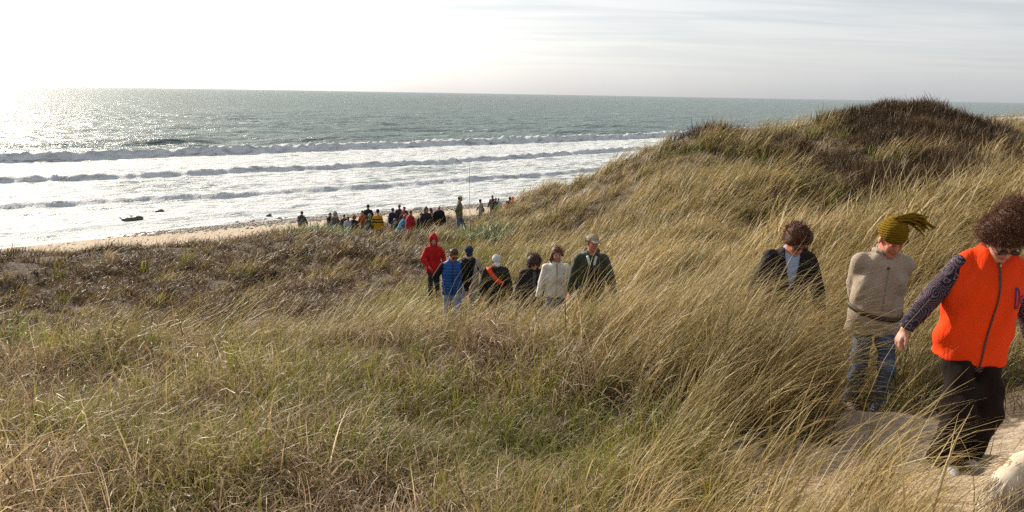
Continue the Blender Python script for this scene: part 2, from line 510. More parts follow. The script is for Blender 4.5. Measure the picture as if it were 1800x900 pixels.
fn = noise(t, mapping(t, wr, (0.35, 1.0, 1)), 1.1, 8, 0.68, 0.6)
ff = mth(t, 'ADD', fo, mth(t, 'MULTIPLY', mth(t, 'SUBTRACT', fn, 0.5), 1.5))
ff = mth(t, 'ADD', ff, mth(t, 'MULTIPLY', mth(t, 'SUBTRACT', b1, 0.5), 0.7))
ff = ramp(t, ff, [(0.44, 0.0), (0.68, 1.0)])
setin(t, p, 'Base Color', ramp(t, b1, [(0.32, (0.050, 0.095, 0.085)), (0.68, (0.12, 0.185, 0.162))]))  # broad wave shading painted into the water colour as darker and lighter streaks
gl = N(t, 'ShaderNodeBsdfGlossy'); gl.inputs['Roughness'].default_value = 0.27
fr = N(t, 'ShaderNodeFresnel'); fr.inputs['IOR'].default_value = 1.33
setin(t, p, 'Roughness', 0.9); p.inputs['Specular IOR Level'].default_value = 0
bh = mth(t, 'ADD', mth(t, 'MULTIPLY', b1, 2.6), mth(t, 'MULTIPLY', b2, 1.1))
bh = mth(t, 'ADD', bh, mth(t, 'MULTIPLY', b3, 0.15))
bh = mth(t, 'ADD', bh, mth(t, 'MULTIPLY', b0, 5.0))
bn = bump(t, p, bh, 1.0, 1.0)
t.links.new(bn.outputs[0], gl.inputs['Normal']); t.links.new(bn.outputs[0], fr.inputs['Normal'])
mw = N(t, 'ShaderNodeMixShader'); t.links.new(mth(t, 'MINIMUM', fr.outputs[0], 0.70), mw.inputs[0]); t.links.new(p.outputs[0], mw.inputs[1]); t.links.new(gl.outputs[0], mw.inputs[2])
pf = N(t, 'ShaderNodeBsdfPrincipled')
setin(t, pf, 'Base Color', ramp(t, fn, [(0.34, (0.36, 0.40, 0.40)), (0.5, (0.64, 0.67, 0.68)), (0.7, (0.84, 0.85, 0.86))]))
setin(t, pf, 'Roughness', 0.75)
bump(t, pf, mth(t, 'ADD', fn, mth(t, 'MULTIPLY', b3, 0.5)), 0.45, 1.0)
ms = N(t, 'ShaderNodeMixShader')
t.links.new(ff, ms.inputs[0]); ft = N(t, 'ShaderNodeBsdfTranslucent'); ft.inputs[0].default_value = (.8, .83, .83, 1)
fm = N(t, 'ShaderNodeMixShader'); fm.inputs[0].default_value = 0.08
t.links.new(pf.outputs[0], fm.inputs[1]); t.links.new(ft.outputs[0], fm.inputs[2])
t.links.new(mw.outputs[0], ms.inputs[1]); t.links.new(fm.outputs[0], ms.inputs[2])
t.links.new(ms.outputs[0], out.inputs[0])
sea = link('sea', new_mesh('sea', np.stack([X.ravel(), Y.ravel(), Z.ravel()], 1), sf[:, ::-1].copy() if False else sf, [m_sea], {'foam': foam.ravel()}), kind='structure',
           label='grey green ocean with three lines of white surf', category='sea')
# ------------------------------------------------------------------ vegetation
def tuft(seed, n, L, wdt, rad_, bend, th0, spread, segs=4, wind=1.0, curl=0.0):
    """a clump of blades blown towards +X"""
    r = np.random.RandomState(seed)
    bx = r.randn(n) * rad_; by = r.randn(n) * rad_
    ln = r.uniform(L[0], L[1], n); th = np.abs(r.normal(th0, 0.22, n)); bd = r.uniform(bend[0], bend[1], n)
    az = np.where(r.rand(n) < wind, r.normal(0, spread, n), r.uniform(-3.14, 3.14, n))
    cu = curl * r.rand(n)
    tw = r.uniform(-0.9, 0.9, n)
    wd = wdt * r.uniform(0.45, 1.35, n)
    rnd = r.rand(n)
    pos = np.stack([bx, by, np.full(n, -0.06)], 1)
    verts = []; sv = []
    for k in range(segs + 1):
        s = k / segs
        ang = th + bd * s ** 1.3 + cu * (s > 0.6) * (s - .6) * 3.5
        a2 = az + 0.25 * s * tw
        dirv = np.stack([np.sin(ang) * np.cos(a2), np.sin(ang) * np.sin(a2), np.cos(ang)], 1)
        side = np.stack([-np.sin(a2), np.cos(a2), np.zeros(n)], 1)
        nor = np.cross(dirv, side)
        side = side * np.cos(tw)[:, None] + nor * np.sin(tw)[:, None]
        hw = (wd * (1.0 - 0.93 * s ** 1.6) * 0.5)[:, None]
        verts.append(np.stack([pos - side * hw, pos + side * hw], 1))
        sv.append(np.full((n, 2), s))
        pos = pos + dirv * (ln / segs)[:, None]
    v = np.stack(verts, 1).reshape(-1, 3)                       # n, segs+1, 2
    base = (np.arange(n) * (segs + 1) * 2)[:, None]
    k = np.arange(segs)[None] * 2
    f = np.stack([base + k, base + k + 1, base + k + 3, base + k + 2], -1).reshape(-1, 4)
    return v, f, np.stack(sv, 1).ravel(), np.repeat(rnd, (segs + 1) * 2)

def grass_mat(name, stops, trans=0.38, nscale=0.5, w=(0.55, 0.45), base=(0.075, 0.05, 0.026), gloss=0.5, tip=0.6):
    m, t, p, out = mat(name)
    geo = N(t, 'ShaderNodeNewGeometry').outputs['Position']
    n1 = noise(t, geo, nscale, 4, 0.6)
    bl = attr(t, 'blade').outputs['Fac']
    ti = attr(t, 'tint', 'INSTANCER').outputs['Fac']
    f = mth(t, 'ADD', mth(t, 'MULTIPLY', bl, w[0]), mth(t, 'MULTIPLY', mth(t, 'SUBTRACT', n1, 0.5), 2.4 * w[1]))
    f = mth(t, 'ADD', f, ti)
    c = ramp(t, f, stops)
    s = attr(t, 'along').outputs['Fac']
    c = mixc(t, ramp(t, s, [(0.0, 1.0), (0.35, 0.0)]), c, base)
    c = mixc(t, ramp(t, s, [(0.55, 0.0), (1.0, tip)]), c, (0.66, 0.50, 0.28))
    setin(t, p, 'Base Color', c); setin(t, p, 'Roughness', gloss)
    p.inputs['Specular IOR Level'].default_value = 0.3
    tr = N(t, 'ShaderNodeBsdfTranslucent'); t.links.new(c, tr.inputs[0])
    ms = N(t, 'ShaderNodeMixShader'); ms.inputs[0].default_value = trans
    t.links.new(p.outputs[0], ms.inputs[1]); t.links.new(tr.outputs[0], ms.inputs[2]); t.links.new(ms.outputs[0], out.inputs[0])
    return m

GREEN = (0.095, 0.135, 0.012); OLIVE = (0.14, 0.120, 0.025); STRAW = (0.42, 0.295, 0.110); PALE = (0.68, 0.53, 0.275); RUST = (0.22, 0.115, 0.05)
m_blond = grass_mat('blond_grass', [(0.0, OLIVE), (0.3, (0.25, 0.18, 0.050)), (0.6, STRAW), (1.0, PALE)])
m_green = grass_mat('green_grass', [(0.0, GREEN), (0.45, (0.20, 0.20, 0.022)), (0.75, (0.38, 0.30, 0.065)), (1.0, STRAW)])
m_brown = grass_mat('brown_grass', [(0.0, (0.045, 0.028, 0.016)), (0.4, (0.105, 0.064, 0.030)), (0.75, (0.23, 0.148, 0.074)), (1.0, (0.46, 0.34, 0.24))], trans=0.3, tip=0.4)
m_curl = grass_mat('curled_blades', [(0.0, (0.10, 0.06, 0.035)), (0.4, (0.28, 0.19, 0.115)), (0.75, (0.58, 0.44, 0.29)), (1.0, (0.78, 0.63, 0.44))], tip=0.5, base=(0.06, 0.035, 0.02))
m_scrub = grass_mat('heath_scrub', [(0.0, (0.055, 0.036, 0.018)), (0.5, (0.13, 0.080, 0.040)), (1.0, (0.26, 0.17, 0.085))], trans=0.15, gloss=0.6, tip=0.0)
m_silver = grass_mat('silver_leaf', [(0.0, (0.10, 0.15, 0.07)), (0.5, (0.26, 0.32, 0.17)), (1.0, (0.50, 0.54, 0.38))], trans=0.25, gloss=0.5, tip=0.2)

def source(name, m, *a, **k):
    v, f, s, b = tuft(*a, **k)
    return bpy.data.objects.new(name, new_mesh(name, v, f, [m], {'along': s, 'blade': b}, smooth_shade=False))

def scatter(name, label, cat, sources, x, y, z, rot, scl, tint, seed):
    """one object of grass: its own points carry the clump meshes"""
    me = bpy.data.meshes.new(name)
    me.vertices.add(len(x))
    me.vertices.foreach_set('co', np.stack([x, y, z], 1).astype(np.float32).ravel())
    a = me.attributes.new('rot', 'FLOAT_VECTOR', 'POINT'); a.data.foreach_set('vector', rot.astype(np.float32).ravel())
    a = me.attributes.new('scl', 'FLOAT', 'POINT'); a.data.foreach_set('value', scl.astype(np.float32))
    a = me.attributes.new('tint', 'FLOAT', 'POINT'); a.data.foreach_set('value', tint.astype(np.float32))
    a = me.attributes.new('pick', 'INT', 'POINT'); a.data.foreach_set('value', np.random.RandomState(seed).randint(0, len(sources), len(x)).astype(np.int32))
    for s in sources[:1]:
        me.materials.append(s.data.materials[0])
    o = link(name, me, label=label, category=cat, kind='stuff')
    ng = bpy.data.node_groups.new(name, 'GeometryNodeTree')
    ng.interface.new_socket('Geometry', in_out='INPUT', socket_type='NodeSocketGeometry')
    ng.interface.new_socket('Geometry', in_out='OUTPUT', socket_type='NodeSocketGeometry')
    gi = ng.nodes.new('NodeGroupInput'); go = ng.nodes.new('NodeGroupOutput')
    ip = ng.nodes.new('GeometryNodeInstanceOnPoints')
    jn = ng.nodes.new('GeometryNodeJoinGeometry')
    for s in sources:
        oi = ng.nodes.new('GeometryNodeObjectInfo'); oi.inputs['Object'].default_value = s
        oi.inputs['As Instance'].default_value = False
        g2 = ng.nodes.new('GeometryNodeGeometryToInstance')
        ng.links.new(oi.outputs['Geometry'], g2.inputs[0]); ng.links.new(g2.outputs[0], jn.inputs[0])
    def na(nm, ty):
        q = ng.nodes.new('GeometryNodeInputNamedAttribute'); q.data_type = ty; q.inputs['Name'].default_value = nm
        return q.outputs['Attribute']
    ng.links.new(gi.outputs[0], ip.inputs['Points']); ng.links.new(jn.outputs[0], ip.inputs['Instance'])
    ip.inputs['Pick Instance'].default_value = True
    ng.links.new(na('pick', 'INT'), ip.inputs['Instance Index'])
    ng.links.new(na('rot', 'FLOAT_VECTOR'), ip.inputs['Rotation'])
    ng.links.new(na('scl', 'FLOAT'), ip.inputs['Scale'])
    ng.links.new(ip.outputs[0], go.inputs[0])
    md = o.modifiers.new('clumps', 'NODES'); md.node_group = ng
    return o

RS = np.random.RandomState(11)
def polar(n, r0, r1, power=1.0, a0=-47, a1=45):
    """n places, thinning out with distance"""
    q = RS.rand(n)
    r = np.exp(np.log(r0) + (np.log(r1) - np.log(r0)) * q ** power)
    a = np.radians(RS.uniform(a0, a1, n))
    return r * np.sin(a), r * np.cos(a)

STANDS = []          # filled with the people's feet, so that no clump grows through a shoe
def accept(x, y, pr):
    k = RS.rand(len(x)) < pr
    return k
def rots(x, y, base=0.12, jit=0.35, tilt=0.15):
    n = len(x)
    wind = base + 0.55 * snoise(x, y, 3.2, 10) * 0.6 + RS.normal(0, jit, n)
    return np.stack([RS.normal(0, tilt, n), RS.normal(0, tilt, n), wind], 1)

def scrubby(x, y):
    """where dark heath covers the big dune"""
    cx_, cy_ = 17.5, 28.0
    q = np.hypot((x - cx_) / 6.5, (y - cy_) / 7.0) + 0.35 * snoise(x, y, 3.5, 12)
    lee = smooth(16.5, 18.5, y) * smooth(7.0, 11.0, x) * smooth(32, 27, y)
    kn = np.hypot((x - ray(1250, 215)[0] * 32.3) / 1.7, (y - 32.3) / 1.8)
    return np.clip(np.maximum(0.75 * smooth(1.2, 0.7, kn), np.maximum(smooth(1.0, 0.7, q), 0.85 * lee * smooth(-0.3, 0.5, snoise(x, y, 2.6, 13) + 0.35))), 0, 1)

def grow():
    def clear(x, y):
        ok = np.ones(len(x), bool)
        for (a, b, r_) in STANDS:
            ok &= np.hypot(x - a, y - b) > r_
        ok &= np.hypot(x - 1.95, y - 2.5) > 0.55
        return ok
    near_blond = [source('b%d' % i, m_blond, 10 + i, 20, (0.45, 1.05), 0.0078, 0.06, (0.8, 1.9), 0.30, 0.36, segs=6, wind=0.96) for i in range(5)]
    near_green = [source('g%d' % i, m_green, 30 + i, 20, (0.25, 0.65), 0.0085, 0.06, (0.1, 1.4), 0.15, 1.1, segs=6, wind=0.45, curl=1.8) for i in range(5)]
    curled = [source('c%d' % i, m_curl, 40 + i, 14, (0.30, 0.65), 0.0115, 0.06, (0.6, 2.2), 0.25, 1.0, segs=7, wind=0.6, curl=2.6) for i in range(4)]
    litter = [source('l%d' % i, m_brown, 50 + i, 26, (0.12, 0.38), 0.0085, 0.09, (0.4, 1.8), 0.7, 1.2, segs=4, wind=0.5, curl=1.0) for i in range(4)]
    mid_blond = [source('mb%d' % i, m_blond, 60 + i, 26, (0.45, 0.90), 0.019, 0.13, (0.8, 1.5), 0.35, 0.30, segs=4, wind=0.95) for i in range(4)]
    mid_green = [source('mg%d' % i, m_green, 70 + i, 26, (0.3, 0.6), 0.020, 0.13, (0.5, 1.4), 0.22, 0.7, segs=4, wind=0.75) for i in range(4)]
    mid_brown = [source('mr%d' % i, m_brown, 80 + i, 28, (0.18, 0.5), 0.021, 0.15, (0.5, 1.7), 0.45, 0.9, segs=3, wind=0.6) for i in range(4)]
    scrub = [source('s%d' % i, m_scrub, 90 + i, 90, (0.15, 0.50), 0.020, 0.16, (-0.2, 0.9), 0.35, 3.0, segs=3, wind=0.1) for i in range(4)]

    def region(x, y):
        """weights of blond, green, brown at a place"""
        r = np.hypot(x, y)
        n = snoise(x, y, 2.2, 14); n2 = snoise(x, y, 0.9, 15)
        east = smooth(-1.4, 1.6, x - 0.12 * np.minimum(y, 11) + 0.10 * np.clip(y - 11, 0, 20) + 0.5 * n)
        hollow = smooth(11.5, 15, y) * smooth(-1.2, -2.4, x + 0.03 * y)
        gap = np.clip(0.55 + 1.3 * snoise(x, y, 1.5, 17), 0.12 + 0.35 * smooth(9, 13, y), 1.15)
        blond = (east * (1.0 - 0.25 * n) + 0.05) * gap
        green = (1 - east) * (0.8 + 0.3 * n) + 0.10 * east
        green = green * (1 - 0.6 * smooth(5.0, 3.2, y) * smooth(0.2, -0.8, x)) * np.clip(0.70 + 1.5 * snoise(x, y, 1.1, 19), 0.08, 1.3)
        brown = (1 - east) * (0.35 - 0.4 * n) + 0.04
        # brow of the near knoll turns to straw
        brow = smooth(6.5, 8.5, y) * smooth(12, 10, y) * smooth(-6, 0, x)
        blond = blond + 0.6 * brow
        bt = hollow
        blond = blond * (1 - bt) + 0.025 * bt; green = green * (1 - bt) + 0.06 * bt; brown = brown * (1 - bt) + 1.1 * bt
        green = green + 1.2 * np.exp(-(((x + 2.6) / 1.3) ** 2 + ((y - 17) / 2.4) ** 2))
        bush = np.exp(-(((x + 2.45) / 1.0) ** 2 + ((y - 17.3) / 2.2) ** 2))
        hill = smooth(13, 18, y) * smooth(-1.5, 0.5, x)
        green = green + 0.30 * hill * (0.5 + 0.8 * n)
        blond = blond * (1 - bush); brown = brown * (1 - bush)
        return np.clip(blond, 0, 1.3), np.clip(green, 0, 1.3), np.clip(brown, 0, 1.3)

    def go(name, label, srcs, n, r0, r1, which, scl=(0.7, 1.2), tint=0.0, seed=1, jit=0.3, tilt=0.12, power=1.0, grow_=0.0, cut_scrub=True, mul=1.0, west=False):
        x, y = polar(n, r0, r1, power)
        s = inland(x, y)
        pr = region(x, y)[which] if which is not None else np.ones(n)
        pr = pr * mul * np.maximum((1 - bare(x, y)) ** 1.5, 0.055 * (y < 5.6) * (which is not None)) * (s > 14 - 9 * smooth(-1, 4, x))
        if west: pr = pr * smooth(1.5, -1.0, x - 0.1 * y + 0.6 * snoise(x, y, 2, 4))
        if cut_scrub: pr = pr * np.maximum(1 - scrubby(x, y), 0.02) ** 2
        k = accept(x, y, pr) & clear(x, y)
        x, y = x[k], y[k]
        z = height(x, y)
        sc = RS.uniform(*scl, len(x)) ** 1.3 * (1 + grow_ * np.hypot(x, y)) * (0.88 + 0.34 * snoise(x, y, 1.5, 17))
        sc = sc * (0.62 + 0.38 * smooth(2.3, 4.5, np.hypot(x, y)))
        ti = tint + 0.16 * snoise(x, y, 1.1, 9) + RS.normal(0, 0.15, len(x))
        return scatter(name, label, 'grass', srcs, x, y, z - 0.01, rots(x, y, 0.12, jit, tilt), sc, ti, seed)
    go('blond_grass', 'long blond dune grass blown over to the right near the path', near_blond, 8500, 2.3, 13, 0, seed=1)
    go('green_grass', 'shorter green and olive dune grass on the near knoll', near_green, 8500, 2.3, 13, 1, seed=2)
    go('dry_litter', 'tangled dry brown grass under the taller blades', litter, 8500, 2.2, 13, None, seed=3, mul=0.85, tint=-0.12)
    go('curled_grass', 'dry curled straw coloured grass tips among the green', curled, 6500, 2.4, 11, None, seed=4, jit=1.0, mul=0.9, tint=0.10, west=True)
    go('hill_grass', 'straw coloured grass swept across the big dune', mid_blond, 19000, 11, 62, 0, seed=5, grow_=0.012, tint=0.02, power=0.8)
    go('hill_green_grass', 'olive green grass between the straw on the big dune', mid_green, 9000, 11, 62, 1, seed=6, grow_=0.012, power=0.8)
    go('hollow_grass', 'rough brown grass in the hollow behind the near knoll', mid_brown, 15000, 11, 60, 2, seed=7, jit=0.7, grow_=0.010, power=0.85)
    go('hollow_tussocks', 'short dry grass carpeting the dunes between taller clumps', mid_brown, 11000, 11, 60, None, scl=(0.5, 0.9), seed=8, jit=0.8, mul=0.9, tint=0.12, power=0.75, grow_=0.012)
    # far dunes beyond the hill
    x, y = polar(9000, 60, 240); k = (inland(x, y) > 20); x, y = x[k], y[k]
    scatter('far_dune_grass', 'golden grass on the low dunes beyond the hill', 'grass', mid_blond, x, y, height(x, y), rots(x, y), np.full(len(x), 2.2), 0.05 + 0 * x, 9)
    # heath
    x, y = polar(9000, 14, 48, 1.0, 5, 47)
    k = accept(x, y, scrubby(x, y)); x, y = x[k], y[k]
    scatter('heath_scrub', 'dark brown heath scrub covering the top of the big dune', 'scrub', scrub, x, y, height(x, y), rots(x, y, 0, 1.5, 0.2), RS.uniform(0.7, 1.4, len(x)), RS.normal(0, 0.15, len(x)), 10)
# ------------------------------------------------------------------ figures: every garment and body is one smooth surface grown from a distance field
def nrm(v):
    v = np.asarray(v, float); return v / (np.linalg.norm(v) + 1e-9)
def RX(a): c, s = math.cos(a), math.sin(a); return np.array([[1, 0, 0], [0, c, -s], [0, s, c]])
def RY(a): c, s = math.cos(a), math.sin(a); return np.array([[c, 0, s], [0, 1, 0], [-s, 0, c]])
def RZ(a): c, s = math.cos(a), math.sin(a); return np.array([[c, -s, 0], [s, c, 0], [0, 0, 1]])

class Field:
    def __init__(self): self.ops = []
    def cone(self, a, b, ra, rb, k=0.02, M=None, sq=(1, 1, 1), clip=None, op='u'):
        self.ops.append((op, 'c', np.asarray(a, float), np.asarray(b, float), ra, rb, k, M, np.array(sq, float), clip)); return self
    def ell(self, c, r, k=0.02, M=None, clip=None, op='u'):
        self.ops.append((op, 'e', np.asarray(c, float), None, np.asarray(r, float), None, k, M, None, clip)); return self
    def chain(self, pts, rs, k=0.015, **kw):
        for i in range(len(pts) - 1): self.cone(pts[i], pts[i + 1], rs[i], rs[i + 1], k, **kw)
        return self
    def cut(self, p0, n): self.ops.append(('cut', np.asarray(p0, float), nrm(n))); return self
    def bbox(self):
        lo, hi = np.full(3, 9e9), np.full(3, -9e9)
        for o in self.ops:
            if o[0] != 'u': continue
            if o[1] == 'c':
                R = max(o[4], o[5]) * o[8].max()
                for q in (o[2], o[3]): lo = np.minimum(lo, q - R); hi = np.maximum(hi, q + R)
            else:
                R = o[4].max(); lo = np.minimum(lo, o[2] - R); hi = np.maximum(hi, o[2] + R)
        return lo, hi
    def mesh(self, vox, fold=0.0, ffreq=9.0, seed=0, lumps=0.0, lfreq=30.0, foldz=0.6):
        lo, hi = self.bbox()
        lo = lo - 2.5 * vox - fold - lumps; hi = hi + 2.5 * vox + fold + lumps
        n = np.ceil((hi - lo) / vox).astype(int) + 1
        ax = [lo[i] + np.arange(n[i]) * vox for i in range(3)]
        S = np.full(n, 0.5, np.float32)
        for o in self.ops:
            if o[0] == 'cut':
                _, p0, nn = o
                pl = ((ax[0] - p0[0]) * nn[0])[:, None, None] + ((ax[1] - p0[1]) * nn[1])[None, :, None] + ((ax[2] - p0[2]) * nn[2])[None, None, :]
                S = np.maximum(S, pl.astype(np.float32)); continue
            op, ty, a, b, ra, rb, k, M, sq, clip = o
            if ty == 'c':
                R = max(ra, rb) * sq.max() + k + 3 * vox; l = np.minimum(a, b) - R; h = np.maximum(a, b) + R
            else:
                R = ra.max() + k + 3 * vox; l = a - R; h = a + R
            i0 = np.clip(np.floor((l - lo) / vox).astype(int), 0, n); i1 = np.clip(np.ceil((h - lo) / vox).astype(int) + 1, 0, n)
            if (i1 <= i0).any(): continue
            P = np.stack(np.meshgrid(*[ax[i][i0[i]:i1[i]] for i in range(3)], indexing='ij'), -1)
            if ty == 'c':
                Q = P - a; bb = b - a
                if M is not None: Q = Q @ M; bb = bb @ M
                Q = Q / sq; bb = bb / sq
                L2 = max(float(bb @ bb), 1e-9)
                t = np.clip((Q @ bb) / L2, 0, 1)
                d = (np.linalg.norm(Q - t[..., None] * bb, axis=-1) - (ra + (rb - ra) * t)) * sq.min()
            else:
                Q = P - a
                if M is not None: Q = Q @ M
                k0 = np.linalg.norm(Q / ra, axis=-1); k1 = np.linalg.norm(Q / ra ** 2, axis=-1) + 1e-6
                d = k0 * (k0 - 1) / k1
            if clip is not None:
                for p0, nn in (clip if isinstance(clip, list) else [clip]):
                    d = np.maximum(d, (P - np.asarray(p0)) @ nrm(nn))
            sl = tuple(slice(i0[i], i1[i]) for i in range(3))
            cur = S[sl]
            if op == 'u':
                hh = np.clip(0.5 + 0.5 * (d - cur) / k, 0, 1)
                S[sl] = d * (1 - hh) + cur * hh - k * hh * (1 - hh)
            else:
                hh = np.clip(0.5 - 0.5 * (d + cur) / k, 0, 1)
                S[sl] = cur * (1 - hh) - d * hh + k * hh * (1 - hh)
        if fold or lumps:
            X, Y, Z = np.meshgrid(*ax, indexing='ij', sparse=True)
            q = seed * 1.7
            if fold:
                w = np.sin(X * 5.3 + Z * 3.1 + q) + np.sin(Y * 6.1 - Z * 4.3 + q * 2)
                S = S + fold * (np.sin(ffreq * (foldz * 2 * Z + 0.8 * X + 0.5 * Y) + 2.2 * w + q) * 0.6 + 0.5 * np.sin(ffreq * 1.7 * (foldz * Z - X + 0.4 * Y) + 1.5 * w + q * 3)).astype(np.float32)
            if lumps:
                f = lfreq
                S = S + lumps * (np.sin(f * X + 2 * np.sin(f * .6 * Z + q)) * np.sin(f * Y + 2 * np.sin(f * .5 * X)) * np.sin(f * Z + q) +
                                 0.5 * np.sin(2.1 * f * X + q) * np.sin(1.9 * f * Y + 1) * np.sin(2.3 * f * Z + 2)).astype(np.float32)
        S[0], S[-1] = 1, 1; S[:, 0], S[:, -1] = 1, 1; S[:, :, 0], S[:, :, -1] = 1, 1
        return surface_nets(S, lo, vox)

def surface_nets(S, lo, vox):
    ins = S < 0
    c = [(i, j, k) for i in (0, 1) for j in (0, 1) for k in (0, 1)]
    n = np.array(S.shape) - 1
    cnt = np.zeros(n, np.uint8)
    for i, j, k in c: cnt += ins[i:i + n[0], j:j + n[1], k:k + n[2]]
    act = (cnt > 0) & (cnt < 8)
    cell = np.argwhere(act)
    if len(cell) == 0: return np.zeros((0, 3)), np.zeros((0, 4), int)
    idx = np.full(n, -1, np.int32); idx[tuple(cell.T)] = np.arange(len(cell))
    acc = np.zeros((len(cell), 3)); num = np.zeros(len(cell))
    val = {q: S[cell[:, 0] + q[0], cell[:, 1] + q[1], cell[:, 2] + q[2]] for q in c}
    for q in c:
        for a in range(3):
            if q[a] == 0:
                r = list(q); r[a] = 1; r = tuple(r)
                v0, v1 = val[q], val[r]
                x = (v0 < 0) != (v1 < 0)
                t = np.where(x, v0 / np.where(x, v0 - v1, 1), 0)
                pt = np.tile(np.array(q, float), (len(cell), 1)); pt[:, a] = t
                acc += pt * x[:, None]; num += x
    v = lo + (cell + acc / num[:, None]) * vox
    fs = []
    for a in range(3):
        b, d = (a + 1) % 3, (a + 2) % 3
        s0 = [slice(1, -1)] * 3; s1 = [slice(1, -1)] * 3
        s0[a] = slice(0, -1); s1[a] = slice(1, None)
        A, B = ins[tuple(s0)], ins[tuple(s1)]
        e = np.argwhere(A != B)
        off = np.ones(3, int); off[a] = 0
        e2 = e + off
        flip = A[tuple(e.T)]
        def cid(db, dd):
            q = e2.copy(); q[:, b] -= db; q[:, d] -= dd
            return idx[q[:, 0], q[:, 1], q[:, 2]]
        quad = np.stack([cid(1, 1), cid(0, 1), cid(0, 0), cid(1, 0)], 1)
        quad = np.where(flip[:, None], quad, quad[:, ::-1])
        fs.append(quad)
    f = np.concatenate(fs)
    return v, f[(f >= 0).all(1)]

def ribbons(rs, roots, dirs, length, width, curl, segs=5, grav=0.0, wind=(0, 0, 0)):
    """loose strands as narrow curling ribbons"""
    n = len(roots)
    d = dirs / (np.linalg.norm(dirs, axis=1, keepdims=True) + 1e-9)
    side = np.cross(d, rs.randn(n, 3)); side /= np.linalg.norm(side, axis=1, keepdims=True) + 1e-9
    pos = roots.copy(); V = []
    ln = length * rs.uniform(0.6, 1.3, n)
    ph = rs.rand(n) * 6.28
    up = np.cross(d, side)
    for k in range(segs + 1):
        w = width * (1 - 0.8 * (k / segs) ** 2) * 0.5
        V.append(np.stack([pos - side * w, pos + side * w], 1))
        wob = side * np.cos(ph + k * 1.9)[:, None] + up * np.sin(ph + k * 1.9)[:, None]
        step = d + wob * curl + np.asarray(wind) * (k / segs) + np.array([0, 0, -grav]) * (k / segs)
        step /= np.linalg.norm(step, axis=1, keepdims=True)
        pos = pos + step * (ln / segs)[:, None]
    v = np.stack(V, 1).reshape(-1, 3)
    base = (np.arange(n) * (segs + 1) * 2)[:, None]; k = np.arange(segs)[None] * 2
    f = np.stack([base + k, base + k + 1, base + k + 3, base + k + 2], -1).reshape(-1, 4)
    return v, f

def join(parts):
    vs, fs, o = [], [], 0
    for v, f in parts:
        if len(v): vs.append(v); fs.append(f + o); o += len(v)
    return np.concatenate(vs), np.concatenate(fs)

